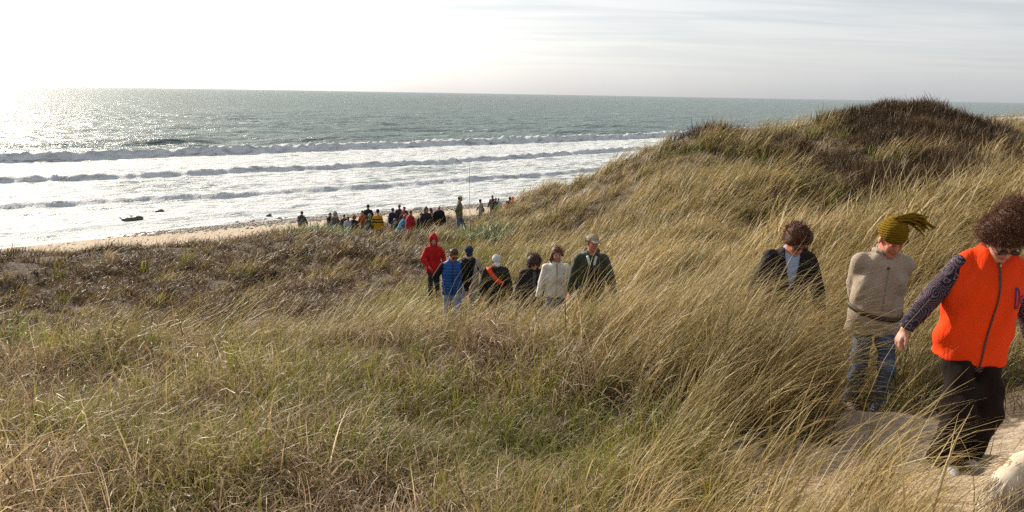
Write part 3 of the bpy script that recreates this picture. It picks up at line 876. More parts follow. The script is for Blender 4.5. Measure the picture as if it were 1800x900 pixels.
# ---- cloth and skin materials
_mc = {}
def cloth(name, col, rough=0.85, sheen=0.0, weave=220.0, vary=0.25, kind=None, col2=None):
    if name in _mc: return _mc[name]
    m, t, p, out = mat(name)
    oc = N(t, 'ShaderNodeTexCoord').outputs['Object']
    n1 = noise(t, mapping(t, oc, (1, 1, .6), (.5, .3, 0)), 7, 5, .55, .8); n2 = noise(t, oc, weave, 2)
    lo = tuple(c * (1 - vary) for c in col); hi = tuple(min(1, c * (1 + vary)) for c in col)
    c = ramp(t, n1, [(0.3, lo), (0.7, hi)])
    h = mth(t, 'ADD', mth(t, 'MULTIPLY', n2, 0.06), mth(t, 'MULTIPLY', n1, 0.9))
    if kind == 'fleece':
        n3 = noise(t, oc, 75, 5, 0.7)
        c = mixc(t, 0.5, c, ramp(t, n3, [(0.3, lo), (0.7, hi)]))
        h = mth(t, 'ADD', h, n3)
    if kind == 'denim':
        s = N(t, 'ShaderNodeSeparateXYZ'); t.links.new(oc, s.inputs[0])
        fade = noise(t, mapping(t, oc, (5, 5, 2.2)), 1.0, 3)
        c = mixc(t, ramp(t, fade, [(0.4, 0.0), (0.7, 0.8)]), c, col2 or tuple(min(1, q * 1.9) for q in col))
    if kind == 'plaid':
        s = N(t, 'ShaderNodeSeparateXYZ'); t.links.new(oc, s.inputs[0])
        a = mth(t, 'GREATER_THAN', mth(t, 'SINE', mth(t, 'MULTIPLY', mth(t, 'ADD', s.outputs[0], s.outputs[1]), 75)), 0.35)
        b = mth(t, 'GREATER_THAN', mth(t, 'SINE', mth(t, 'MULTIPLY', s.outputs[2], 75)), 0.35)
        c = mixc(t, mth(t, 'MULTIPLY', mth(t, 'ADD', a, b), 0.5), c, col2)
    if kind == 'rings':       # swirling printed cotton
        v = N(t, 'ShaderNodeTexVoronoi'); v.inputs['Scale'].default_value = 11
        wv = mixc(t, 0.12, oc, N(t, 'ShaderNodeTexNoise', i_Scale=4.0).outputs['Color'])
        t.links.new(wv, v.inputs['Vector'])
        w = mth(t, 'SINE', mth(t, 'MULTIPLY', v.outputs['Distance'], 46))
        c = ramp(t, w, [(0.25, (0.018, 0.015, 0.028)), (0.5, (0.05, 0.04, 0.06)), (0.66, (0.42, 0.38, 0.36)), (0.8, (0.28, 0.07, 0.08)), (0.95, (0.03, 0.03, 0.05))])
        c = mixc(t, mth(t, 'MULTIPLY', n1, 0.2), c, (0.03, 0.03, 0.06))
    if kind == 'knit':
        s = N(t, 'ShaderNodeSeparateXYZ'); t.links.new(oc, s.inputs[0])
        w = mth(t, 'SINE', mth(t, 'MULTIPLY', s.outputs[2], 330))
        n3 = noise(t, oc, 110, 4, 0.7)
        c = mixc(t, 0.6, c, ramp(t, n3, [(0.35, tuple(q * .45 for q in col)), (0.65, hi)]))
        h = mth(t, 'ADD', h, mth(t, 'ADD', mth(t, 'MULTIPLY', w, 0.5), n3))
    if kind == 'puffy':
        s = N(t, 'ShaderNodeSeparateXYZ'); t.links.new(oc, s.inputs[0])
        w = mth(t, 'ABSOLUTE', mth(t, 'SINE', mth(t, 'MULTIPLY', s.outputs[2], 3.1416 / 0.075)))
        h = mth(t, 'ADD', mth(t, 'MULTIPLY', mth(t, 'POWER', w, 0.5), 0.45), mth(t, 'MULTIPLY', n1, 2))
    if kind == 'baffles':     # quilted in horizontal tubes
        s = N(t, 'ShaderNodeSeparateXYZ'); t.links.new(oc, s.inputs[0])
        w = mth(t, 'ABSOLUTE', mth(t, 'SINE', mth(t, 'MULTIPLY', s.outputs[2], 3.1416 / 0.062)))
        h = mth(t, 'MULTIPLY', mth(t, 'POWER', w, 0.5), 1.3)
        h = mth(t, 'ADD', h, mth(t, 'MULTIPLY', n1, 3))
    if kind == 'band':        # two dark stripes round the chest
        s = N(t, 'ShaderNodeSeparateXYZ'); t.links.new(oc, s.inputs[0])
        a = mth(t, 'LESS_THAN', mth(t, 'ABSOLUTE', mth(t, 'SUBTRACT', s.outputs[2], 1.10)), 0.035)
        b = mth(t, 'LESS_THAN', mth(t, 'ABSOLUTE', mth(t, 'SUBTRACT', s.outputs[2], 1.24)), 0.03)
        c = mixc(t, mth(t, 'MAXIMUM', a, b), c, col2)
    setin(t, p, 'Base Color', c); setin(t, p, 'Roughness', rough)
    p.inputs['Sheen Weight'].default_value = sheen
    p.inputs['Specular IOR Level'].default_value = 0.15
    bump(t, p, mth(t, 'ADD', h, mth(t, 'MULTIPLY', n1, 2.2)), 0.010, 0.9)
    _mc[name] = m
    return m

def skin_mat():
    if 'skin' in _mc: return _mc['skin']
    m, t, p, out = mat('skin')
    oc = N(t, 'ShaderNodeTexCoord').outputs['Object']
    c = mixc(t, mth(t, 'MULTIPLY', noise(t, oc, 28, 4), 0.35), attr(t, 'Col').outputs['Color'], (0.42, 0.16, 0.11))
    setin(t, p, 'Base Color', c); setin(t, p, 'Roughness', 0.5)
    p.inputs['Subsurface Weight'].default_value = 0.08
    p.inputs['Subsurface Scale'].default_value = 0.02
    bump(t, p, noise(t, oc, 160, 3), 0.001, 0.4)
    _mc['skin'] = m
    return m
def hair_mat(name, col):
    if name in _mc: return _mc[name]
    m, t, p, out = mat(name)
    oc = N(t, 'ShaderNodeTexCoord').outputs['Object']
    n = noise(t, oc, 60, 4, 0.7)
    setin(t, p, 'Base Color', ramp(t, n, [(0.3, tuple(c * 0.45 for c in col)), (0.7, tuple(min(1, c * 1.5) for c in col))]))
    setin(t, p, 'Roughness', 0.5)
    tr = N(t, 'ShaderNodeBsdfTranslucent'); tr.inputs[0].default_value = (*[min(1, c * 1.6) for c in col], 1)
    ms = N(t, 'ShaderNodeMixShader'); ms.inputs[0].default_value = 0.2
    t.links.new(p.outputs[0], ms.inputs[1]); t.links.new(tr.outputs[0], ms.inputs[2]); t.links.new(ms.outputs[0], out.inputs[0])
    bump(t, p, n, 0.01, 1.0)
    _mc[name] = m
    return m
def plain(name, col, rough=0.4, metal=0.0):
    if name in _mc: return _mc[name]
    m, t, p, out = mat(name)
    oc = N(t, 'ShaderNodeTexCoord').outputs['Object']
    n = noise(t, oc, 20, 3)
    setin(t, p, 'Base Color', ramp(t, n, [(0.3, tuple(c * 0.85 for c in col)), (0.7, col)]))
    setin(t, p, 'Roughness', rough); p.inputs['Metallic'].default_value = metal
    _mc[name] = m
    return m

SKIN_PALE = (0.50, 0.27, 0.19); SKIN_RUDDY = (0.50, 0.19, 0.12); SKIN_TAN = (0.40, 0.20, 0.13)

def ik(a, b, l1, l2, hint):
    a, b = np.asarray(a, float), np.asarray(b, float)
    d = b - a; L = np.linalg.norm(d)
    if L > (l1 + l2) * 0.998: b = a + d / L * (l1 + l2) * 0.998; d = b - a; L = np.linalg.norm(d)
    u = d / L
    x = (l1 ** 2 - l2 ** 2 + L ** 2) / (2 * L)
    h = math.sqrt(max(l1 ** 2 - x ** 2, 0))
    hv = np.asarray(hint, float); hv = hv - u * (hv @ u); hv = nrm(hv)
    return a + u * x + hv * h, b

def hand(F, wrist, d, palmn, side, s=1.0, curl=0.5, vox=0.01):
    """palm, four unequal bent fingers, a thumb off the side of the palm; d = hand direction, palmn = palm normal, side = towards the thumb"""
    d = nrm(d); side = nrm(side - d * (side @ d)); palmn = nrm(np.cross(d, side)) * (1 if np.cross(d, side) @ palmn > 0 else -1)
    M = np.stack([side, palmn, d], 1)
    c = wrist + d * 0.050 * s
    F.cone(wrist - d * 0.02, wrist + d * 0.01, 0.026 * s, 0.026 * s, 0.012, M=M, sq=(1, .75, 1))
    F.ell(c, np.array([0.041, 0.015, 0.052]) * s, 0.012, M=M)
    if vox > 0.02:
        F.cone(c + d * .03 * s, c + d * 0.09 * s + palmn * 0.03 * curl, 0.024 * s, 0.016 * s, 0.01); return
    for i, (o, L) in enumerate(((0.030, 0.068), (0.010, 0.077), (-0.010, 0.071), (-0.029, 0.056))):
        r = 0.0088 * s
        p0 = wrist + (d * 0.088 + side * o * 0.95) * s
        a = 0.18 + curl * (0.7 + 0.12 * i); sp = o * 1.1 + 0.0
        prev = p0 - d * 0.02 * s; F.cone(prev, p0, r * 1.1, r * 1.08, 0.003)
        ang = a
        for j, fr in enumerate((0.45, 0.32, 0.23)):
            dd = nrm(d * math.cos(ang) + palmn * math.sin(ang) + side * sp * 3)
            p1 = p0 + dd * L * fr * s
            F.cone(p0, p1, r * (1.05 - 0.08 * j), r * (0.97 - 0.08 * j), 0.002)
            p0 = p1; ang += curl * (0.75 - 0.1 * j)
    t0 = wrist + (d * 0.028 + side * 0.028 + palmn * 0.005) * s
    t1 = t0 + nrm(d * 0.75 + side * 0.62 + palmn * 0.25) * 0.036 * s
    t2 = t1 + nrm(d * 0.95 + side * 0.25 + palmn * 0.30) * 0.028 * s
    t3 = t2 + nrm(d * 1.0 + side * 0.02 + palmn * 0.40) * 0.024 * s
    F.cone(t0, t1, 0.0145 * s, 0.0115 * s, 0.006); F.cone(t1, t2, 0.0112 * s, 0.010 * s, 0.003); F.cone(t2, t3, 0.010 * s, 0.0082 * s, 0.003)

def person(label, px, top, D, H=1.72, heading=0.0, lean=0.06, side=0.0, nod=0.15, turn=0.0, tilt=0.0, girth=1.0, group=None,
           rh=(-0.30, -0.05, 0.80), lh=(0.30, -0.05, 0.80), rhint=(-.4, 1, 0), lhint=(.4, 1, 0), stride=0.10, lead=1, shw=1.0,
           skin=SKIN_PALE, vox=0.012, jacket=None, hem=-0.06, sleeve=1.0, trousers=None, leg=1.0, shoes=(0.05, 0.04, 0.035), flare=0.0,
           hair=None, haircol=(0.06, 0.035, 0.02), hat=None, hatcol=None, glasses=False, extra=None, solve=True, headscale=1.0, eff=0.0,
           collar=0.0, hoodup=None, hooddown=None, hands=True, name='person', gloves=None, bend=0.0, fold=0.004, zoff=0.0):
    s = H / 1.75
    # place the feet on the ground where the top of the head meets its line of sight
    topz = H * (0.995) + eff - (1 - math.cos(lean + bend)) * 0.8
    if solve:
        best = None
        for q in np.linspace(0.86, 1.16, 61):
            P_ = at(px, top, D * q)
            e = abs(float(height(P_[0], P_[1])) + topz - P_[2])
            if best is None or e + 0.25 * abs(q - 1) < best[0]: best = (e + 0.25 * abs(q - 1), P_[0], P_[1])
        X0, Y0 = best[1], best[2]
    else:
        P_ = at(px, top, D); X0, Y0 = P_[0], P_[1]
    RH = RZ(rad(heading))
    topl = RH @ np.array([math.sin(side) * .75 * H, -math.sin(lean + bend) * 0.8 * s, 0])
    X0 -= topl[0]; Y0 -= topl[1]
    Z0 = float(height(X0, Y0)) - 0.01 + zoff
    STANDS.append((X0, Y0, 0.17)); STANDS.append((X0 - .05, Y0 - .18, 0.15))
    U = RY(side) @ RX(lean + bend)                     # torso frame: x to the wearer's left, y back, z up the spine
    ux, uy, uz = U[:, 0], U[:, 1], U[:, 2]
    hip = np.array([0, 0.0, 0.525 * H])
    g = girth * s
    T = lambda x, y, z: hip + (ux * x + uy * y + uz * z) * s
    chestc = T(0, 0, .33); neckb = T(0, .012, .555)
    shL, shR = T(.168 * shw, .01, .478), T(-.168 * shw, .01, .478)
    Hm = RZ(turn) @ RY(tilt) @ RX(nod + lean * 0.4)
    neckt = neckb + nrm(uz * 0.8 + np.array([0, -0.35 - .3 * nod, 0.6])) * 0.085 * s
    hc = neckt + (Hm @ np.array([0, -0.022, 0.085])) * s
    hs = s * headscale
    L1, L2 = 0.275 * s, 0.245 * s
    def tgt(h): return np.array([h[0] * s, h[1] * s, h[2] * s])
    elR, wrR = ik(shR, tgt(rh), L1, L2, rhint)
    elL, wrL = ik(shL, tgt(lh), L1, L2, lhint)
    hx = 0.078 * s * (0.8 + .2 * girth)
    hipL, hipR = hip + np.array([hx, 0, -.03 * s]), hip + np.array([-hx, 0, -.03 * s])
    st = stride
    ankL = np.array([0.085 * s, -st * lead, 0.075 * s]); ankR = np.array([-0.085 * s, st * lead, 0.075 * s + 0.03 * abs(st)])
    knL, ankL = ik(hipL, ankL, 0.43 * s, 0.43 * s, (0.1, -1, 0)); knR, ankR = ik(hipR, ankR, 0.43 * s, 0.43 * s, (-0.1, -1, 0))
    hd = lambda x, y, z: hc + (Hm @ np.array([x, y, z])) * hs
    HM = Hm
    # ---------------- body
    B = Field()
    B.ell(hd(0, .015, .022), np.array([.074, .094, .093]) * hs, .02, M=HM)
    B.ell(hd(0, -.030, -.045), np.array([.056, .062, .068]) * hs, .03, M=HM)
    if vox < 0.02:
        B.ell(hd(0, -.074, -.093), np.array([.026, .022, .018]) * hs, .02, M=HM)
        for q in (-1, 1):
            B.ell(hd(.036 * q, -.066, -.03), np.array([.022, .02, .022]) * hs, .02, M=HM)
            B.ell(hd(.078 * q, .012, -.012), np.array([.010, .020, .032]) * hs, .006, M=HM)
            B.ell(hd(.031 * q, -.094, .004), np.array([.019, .014, .012]) * hs, .012, M=HM, op='s')
            B.ell(hd(.031 * q, -.076, .004), np.array([.014, .013, .0125]) * hs, .004, M=HM)
        B.cone(hd(-.034, -.080, .026), hd(.034, -.080, .026), .011 * hs, .011 * hs, .015)
        B.cone(hd(0, -.086, .014), hd(0, -.106, -.026), .009 * hs, .0135 * hs, .010)
        B.ell(hd(0, -.088, -.056), np.array([.024, .012, .006]) * hs, .006, M=HM)
        B.ell(hd(0, -.086, -.067), np.array([.021, .012, .006]) * hs, .006, M=HM)
    B.cone(neckb - uz * .03 * s, neckt + Hm @ np.array([0, .01, .01]) * s, .062 * s, .055 * s, .02)
    tr_ = (U, (1, .62, 1))
    B.chain([T(0, 0, -.03), T(0, 0, .12), T(0, 0, .34), T(0, 0, .44)], [.135 * g, .115 * g, .135 * g, .12 * g], .05, M=U, sq=(1, .62, 1))
    B.cone(shR, shL, .05 * s, .05 * s, .04)
    for sh_, el, wr in ((shR, elR, wrR), (shL, elL, wrL)):
        B.chain([sh_, el, wr], [.043 * s, .036 * s, .026 * s], .02)
    for hp, kn, an in ((hipL, knL, ankL), (hipR, knR, ankR)):
        B.chain([hp, kn, an], [.072 * s, .050 * s, .036 * s], .03)
        B.cone(an, an + np.array([0, -.14, -.045]) * s, .036 * s, .026 * s, .02, )
    if hands:
        for wr, el, q in ((wrR, elR, -1), (wrL, elL, 1)):
            d = nrm(wr - el)
            hand(B, wr, nrm(d + np.array([0, 0, -.35])), np.array([-q, .1, 0.0]), np.array([0.15 * -q, -1, .1]), s, 0.42, vox)
    bv = vox if vox < 0.02 else vox * 0.75
    v, f = B.mesh(bv)
    col = np.tile(np.array(skin), (len(v), 1))
    q = (v - hc) @ Hm / hs
    def paint(mask, c): col[mask] = np.array(c)
    if vox < 0.02:
        paint((np.abs(q[:, 0]) < .024) & (q[:, 1] < -.075) & (q[:, 2] < -.052) & (q[:, 2] > -.072), (0.36, 0.09, 0.07))
        ax_ = np.abs(q[:, 0])
        paint((np.abs(ax_ - .031) < .011) & (q[:, 1] < -.080) & (np.abs(q[:, 2] - .004) < .007), (0.10, 0.06, 0.045))
        paint((np.abs(ax_ - .032) < .017) & (q[:, 1] < -.070) & (np.abs(q[:, 2] - .027) < .006), tuple(c * .9 for c in haircol))
        cheek = np.exp(-(((ax_ - .042) / .02) ** 2 + ((q[:, 2] + .03) / .02) ** 2)) * (q[:, 1] < -.04)
        col = col * (1 - .35 * cheek[:, None]) + np.array((0.46, 0.13, 0.09)) * .35 * cheek[:, None]
    root = link(name, new_mesh('body', v, f, [skin_mat()], cattrs={'Col': col}), label=label, category='person', group=group, loc=(X0, Y0, Z0), rot=(0, 0, rad(heading)))
    def part(nm, F_or_mesh, m, v_=vox, label=None, **kw):
        v, f = F_or_mesh.mesh(v_, **kw) if isinstance(F_or_mesh, Field) else F_or_mesh
        if len(v) == 0: return None
        return link(nm, new_mesh(nm, v, f, [m] if not isinstance(m, list) else m), parent=root, label=label)
    ctx = dict(T=T, U=U, s=s, g=g, hd=hd, HM=HM, hs=hs, part=part, shL=shL, shR=shR, elL=elL, elR=elR, wrL=wrL, wrR=wrR, neckb=neckb, neckt=neckt, hip=hip, hc=hc,
               knL=knL, knR=knR, ankL=ankL, ankR=ankR, vox=vox, root=root, uz=uz, uy=uy, ux=ux, H=H, hipL=hipL, hipR=hipR, seed=int(px))
    # ---------------- trousers
    if trousers is not None:
        F = Field()
        w = leg * s
        F.cone(hip + np.array([0, 0, .06]) * s, hip + np.array([0, 0, -.04]) * s, .120 * g, .124 * g, .03, M=np.eye(3), sq=(1, .72, 1))
        for hp, kn, an in ((hipL, knL, ankL), (hipR, knR, ankR)):
            lo_ = an + np.array([0, 0.0, -.05]) * s
            F.chain([hp, kn, an + np.array([0, .01, -.02]) * s], [.086 * w, .068 * w + flare * .5, .058 * w + flare], .02 + flare * 0.8, clip=(lo_, (0, 0, -1)))
        part('trousers', F, trousers, fold=fold * 1.2, ffreq=27, seed=px * .1)
    # ---------------- shoes
    for an, kn in ((ankL, knL), (ankR, knR)):
        F = Field()
        fx = an + np.array([0, -.055, -.038]) * s
        F.ell(fx, np.array([.046, .130, .050]) * s, .01)
        F.cone(an, an + np.array([0, 0, -.03]) * s, .045 * s, .045 * s, .02)
        F.cut(fx + np.array([0, 0, -.034]) * s, (0, 0, -1))
        if vox < 0.02 or D < 40: part('shoe', F, plain('shoe_%.2f_%.2f' % (shoes[0], shoes[2]), shoes, .6))
    # ---------------- jacket
    if jacket is not None:
        F = Field()
        hemp = T(0, 0, hem)
        F.chain([T(0, 0, hem - .10), T(0, 0, .08), T(0, 0, .33), T(0, 0, .44)], [.198 * g, .170 * g, .172 * g, .142 * g], .05, M=U, sq=(1, .74, 1))
        F.cut(hemp, -(uz + np.array([0, 0, .4])))
        for q_ in (-1, 1): F.cone(T(0, .01, .500), T(.150 * shw * q_, .01, .478), .062 * s, .056 * g, .05)
        F.cone(T(0, .01, .47), neckb + uz * (.03 + collar) * s, .095 * s, .070 * s + collar * .2, .03, clip=(neckb + uz * (.035 + collar) * s, uz + Hm[:, 2] * 0 - uy * .25))
        if sleeve:
            for sh_, el, wr in ((shR, elR, wrR), (shL, elL, wrL)):
                d = nrm(wr - el)
                F.cone(sh_, el, .059 * g * sleeve, .054 * g * sleeve, .022)
                F.cone(el, wr + d * .015 * s, .054 * g * sleeve, .044 * s * sleeve, .012, clip=(wr + d * 0.0 * s, d))
        # neck opening
        F.cone(neckb + uz * .02 * s - uy * .02 * s, neckb + uz * .16 * s - uy * .05 * s, .052 * s, .085 * s, .01, op='s')
        part('vest' if not sleeve else 'jacket', F, jacket, fold=fold, ffreq=24, seed=px * .13)
    if gloves is not None:
        for wr, el, q_ in ((wrR, elR, -1), (wrL, elL, 1)):
            F = Field(); d = nrm(wr - el); hand(F, wr, nrm(d + np.array([0, 0, -.35])), np.array([-q_, .1, 0.0]), np.array([0.15 * -q_, -1, .1]), s * 1.18, .42, vox)
            part('glove', F, gloves)
    # ---------------- hair
    rs = np.random.RandomState(int(px) + 5)
    def scalp(n, ymin=-.055, zmin=-.06, ex=1.0):
        p_ = rs.randn(n * 3, 3); p_ /= np.linalg.norm(p_, axis=1, keepdims=True)
        r_ = np.array([.080, .100, .098]) * ex
        q_ = p_ * r_ + np.array([0, .018, .024])
        ok = ((q_[:, 2] > .045) | (q_[:, 1] > ymin + .05)) & (q_[:, 2] > zmin)
        q_, p_ = q_[ok][:n], p_[ok][:n]
        return hc + (q_ @ Hm.T) * hs, p_ @ Hm.T
    if hair:
        F = Field()
        if hair == 'short':
            F.ell(hd(0, .024, .034), np.array([.081, .100, .096]) * hs, .02, M=HM)
            F.ell(hd(0, -.090, -.045), np.array([.075, .075, .085]) * hs, .015, M=HM, op='s')
            F.cut(hd(0, 0, -.055), HM @ np.array([0, -.3, -1]))
            parts_ = [F.mesh(min(vox, .02), lumps=.004, lfreq=60)]
            if vox < .02:
                r0, d0 = scalp(500); parts_.append(ribbons(rs, r0, d0 + HM[:, 2] * .4 + rs.randn(len(d0), 3) * .5, .03 * hs, .004 * hs, .4, 3))
        elif hair == 'wavy':
            F.ell(hd(0, .020, .042), np.array([.088, .108, .094]) * hs, .02, M=HM)
            F.ell(hd(-.07, .0, .03), np.array([.040, .07, .065]) * hs, .02, M=HM)
            F.ell(hd(.075, .0, .04), np.array([.045, .07, .06]) * hs, .02, M=HM)
            F.ell(hd(0, -.100, -.055), np.array([.075, .070, .090]) * hs, .015, M=HM, op='s')
            F.cut(hd(0, 0, -.075), HM @ np.array([0, -.2, -1]))
            parts_ = [F.mesh(min(vox, .012), lumps=.004, lfreq=55)]
            r0, d0 = scalp(1600, ex=1.10); parts_.append(ribbons(rs, r0, d0 * .5 + rs.randn(len(d0), 3) * .7, .055 * hs, .005 * hs, .75, 5))
        elif hair == 'curly':
            F.ell(hd(0, .020, .030), np.array([.125, .120, .115]) * hs, .02, M=HM)
            F.ell(hd(-.075, .01, -.045), np.array([.050, .07, .06]) * hs, .03, M=HM); F.ell(hd(.075, .01, -.045), np.array([.050, .07, .06]) * hs, .03, M=HM)
            F.ell(hd(0, -.115, -.060), np.array([.060, .075, .085]) * hs, .015, M=HM, op='s')
            parts_ = [F.mesh(min(vox, .014), lumps=.012, lfreq=50)]
            r0, d0 = scalp(700, zmin=-.1, ex=1.35); parts_.append(ribbons(rs, r0, d0 * .6 + rs.randn(len(d0), 3) * .5, .05 * hs, .006 * hs, .8, 5))
        elif hair == 'frizz':       # a great cloud of hair blown upwards
            F.ell(hd(0, .03, .06), np.array([.115, .12, .11]) * hs, .02, M=HM)
            F.ell(hd(.03, .05, .165), np.array([.115, .11, .095]) * hs, .04, M=HM)
            F.ell(hd(-.085, .03, .03), np.array([.055, .07, .075]) * hs, .03, M=HM)
            F.ell(hd(.10, .05, .07), np.array([.07, .08, .10]) * hs, .03, M=HM)
            F.ell(hd(0, -.115, -.065), np.array([.082, .085, .098]) * hs, .015, M=HM, op='s')
            F.cut(hd(0, 0, -.08), HM @ np.array([0, -.2, -1]))
            parts_ = [F.mesh(.010, lumps=.005, lfreq=40)]
            v0 = parts_[0][0]; pick = rs.randint(0, len(v0), 9000); r0 = v0[pick]
            cen = hd(0, .04, .07); d0 = r0 - cen; d0 /= np.linalg.norm(d0, axis=1, keepdims=True)
            qq = (r0 - hc) @ Hm / hs
            ok = ~((qq[:, 1] < -.03) & (qq[:, 2] < .035))
            parts_.append(ribbons(rs, r0[ok] - d0[ok] * .01, d0[ok] * .7 + rs.randn(ok.sum(), 3) * .75, .060 * hs, .0026 * hs, .8, 7))
        elif hair == 'long':
            F.ell(hd(0, .024, .030), np.array([.084, .102, .098]) * hs, .02, M=HM)
            F.chain([hd(-.065, .02, .0), hd(-.088, .03, -.08), hd(-.095, .02, -.14)], [.035 * hs, .034 * hs, .016 * hs], .02)
            F.chain([hd(.065, .02, .02), hd(.092, .03, -.03), hd(.12, .03, -.06)], [.034 * hs, .026 * hs, .012 * hs], .02)
            F.ell(hd(0, -.098, -.035), np.array([.066, .075, .085]) * hs, .015, M=HM, op='s')
            parts_ = [F.mesh(min(vox, .014), lumps=.005, lfreq=60)]
            if vox < .02:
                r0, d0 = scalp(350, ex=1.05); parts_.append(ribbons(rs, r0, d0 * .4 + np.array([.7, .3, -.2]) + rs.randn(len(d0), 3) * .3, .09 * hs, .004 * hs, .35, 5))
        part('hair', join(parts_), hair_mat('hair_%.2f_%.2f' % (haircol[0], haircol[1]), haircol))
    # ---------------- hats and hoods
    if hat == 'cap':
        F = Field()
        F.ell(hd(0, .018, .042), np.array([.090, .108, .090]) * hs, .02, M=HM, clip=(hd(0, 0, .030), HM @ np.array([0, .12, -1])))
        F.ell(hd(0, -.118, .040), np.array([.070, .075, .010]) * hs, .012, M=HM @ RX(.18))
        part('cap', F, hatcol, v_=min(vox, .016))
    if hat == 'beanie':
        F = Field()
        F.ell(hd(0, .018, .060), np.array([.094, .110, .118]) * hs, .02, M=HM, clip=(hd(0, 0, .022), HM @ np.array([0, .15, -1])))
        F.ell(hd(0, .016, .045), np.array([.099, .115, .055]) * hs, .01, M=HM, clip=[(hd(0, 0, .015), HM @ np.array([0, .15, -1])), (hd(0, 0, .075), HM @ np.array([0, -.15, 1]))])
        part('knit_hat', F, hatcol, v_=min(vox, .018), lumps=.003 if vox < .02 else 0, lfreq=70)
    if hoodup is not None:
        F = Field()
        F.ell(hd(0, .030, .020), np.array([.112, .125, .140]) * hs, .02, M=HM)
        F.ell(hd(0, .050, .110), np.array([.060, .070, .070]) * hs, .06, M=HM)
        F.cone(hd(0, .04, -.09), neckb - uz * .02 * s, .09 * hs, .115 * s, .03)
        F.ell(hd(0, -.13, -.012), np.array([.066, .12, .095]) * hs, .012, M=HM, op='s')
        F.ell(hd(0, .0, -.01), np.array([.076, .100, .100]) * hs, .01, M=HM, op='s')
        part('hood', F, hoodup, v_=min(vox, .02), fold=fold * .6, ffreq=18)
    if hooddown is not None:
        F = Field()
        F.chain([T(-.10, .02, .53), T(-.07, .11, .56), T(.07, .11, .56), T(.10, .02, .53)], [.030 * s, .050 * s, .050 * s, .030 * s], .03)
        part('folded_hood', F, hooddown, v_=min(vox, .02), fold=.004, ffreq=22)
    if glasses:
        F = Field()
        for q in (-1, 1):
            F.ell(hd(.034 * q, -.097, .002), np.array([.031, .010, .021]) * hs, .004, M=HM @ RZ(-.22 * q))
            F.cone(hd(.060 * q, -.088, .008), hd(.082 * q, .015, .006), .0045 * hs, .0035 * hs, .004)
        F.cone(hd(-.015, -.106, .008), hd(.015, -.106, .008), .005 * hs, .005 * hs, .004)
        part('sunglasses', F, plain('dark_lens', (0.012, 0.010, 0.010), .12), v_=min(vox, .006))
    if extra: extra(ctx)
    return root

def strip(pts, width, thick, nor, close=False):
    """a thin band along points with a width direction"""
    pts = np.asarray(pts, float); n = len(pts)
    nor = np.asarray(nor, float)
    if nor.ndim == 1: nor = np.tile(nor, (n, 1))
    tan = np.gradient(pts, axis=0); tan /= np.linalg.norm(tan, axis=1, keepdims=True) + 1e-9
    sd = np.cross(tan, nor); sd /= np.linalg.norm(sd, axis=1, keepdims=True) + 1e-9
    a = pts - sd * width / 2; b = pts + sd * width / 2
    v = np.stack([a, b, b + nor * thick, a + nor * thick], 1).reshape(-1, 3)
    f = []
    for i in range(n - 1):
        o = i * 4
        for k in range(4): f.append([o + k, o + (k + 1) % 4, o + 4 + (k + 1) % 4, o + 4 + k])
    f.append([0, 3, 2, 1]); o = (n - 1) * 4; f.append([o, o + 1, o + 2, o + 3])
    return v, np.array(f)
# ------------------------------------------------------------------ clothes
from mathutils.bvhtree import BVHTree
BLACK = (0.016, 0.015, 0.016)
jeans_blue = cloth('jeans_light', (0.17, 0.24, 0.36), kind='denim', col2=(0.34, 0.42, 0.54))
jeans_dark = cloth('jeans_dark', (0.045, 0.065, 0.12), kind='denim', col2=(0.13, 0.18, 0.29))
black_cloth = cloth('black_cloth', BLACK, 0.8)
char_cloth = cloth('charcoal_cloth', (0.026, 0.026, 0.024), 0.7)
navy_cloth = cloth('navy_cloth', (0.020, 0.026, 0.055), 0.8)

def caster(part_obj):
    me = part_obj.data
    return BVHTree.FromPolygons([v.co for v in me.vertices], [p.vertices[:] for p in me.polygons])
def on_front(c, tree, x, z, off=0.004, back=False):
    """the point on the front of a garment at torso coordinates x, z"""
    sg = -1 if not back else 1
    o = c['T'](x, sg * 0.7, z); d = -sg * c['uy']
    hit = tree.ray_cast(Vector(o), Vector(d))
    if hit[0] is None: return None
    return np.array(hit[0]) + np.array(hit[1]) * off, np.array(hit[1])
def front_line(c, tree, pts, width, thick, name, m, label=None):
    P, Nn = [], []
    for x, z in pts:
        h = on_front(c, tree, x, z)
        if h is not None: P.append(h[0]); Nn.append(h[1])
    if len(P) < 2: return
    v, f = strip(P, width, thick, np.array(Nn))
    c['part'](name, (v, f), m, label=label)
def ring(c, tree, z, width, thick, name, m, zfun=None, n=40):
    """a belt round the torso"""
    P, Nn = [], []
    for i in range(n + 1):
        a = 2 * math.pi * i / n
        zz = z + (zfun(a) if zfun else 0)
        o = c['T'](0.9 * math.sin(a), -0.9 * math.cos(a), zz); ce = c['T'](0, 0, zz)
        hit = tree.ray_cast(Vector(o), Vector(nrm(ce - o)))
        if hit[0] is None: continue
        q = nrm(o - ce)
        P.append(ce + q * min(np.linalg.norm(np.array(hit[0]) - ce), 0.21 * c['s'] * 1.1) + q * 0.004); Nn.append(q)
    v, f = strip(P, width, thick, np.array(Nn)); c['part'](name, (v, f), m)
def child(c, nm):
    for o in c['root'].children:
        if o.name.split('.')[0] == nm: return o

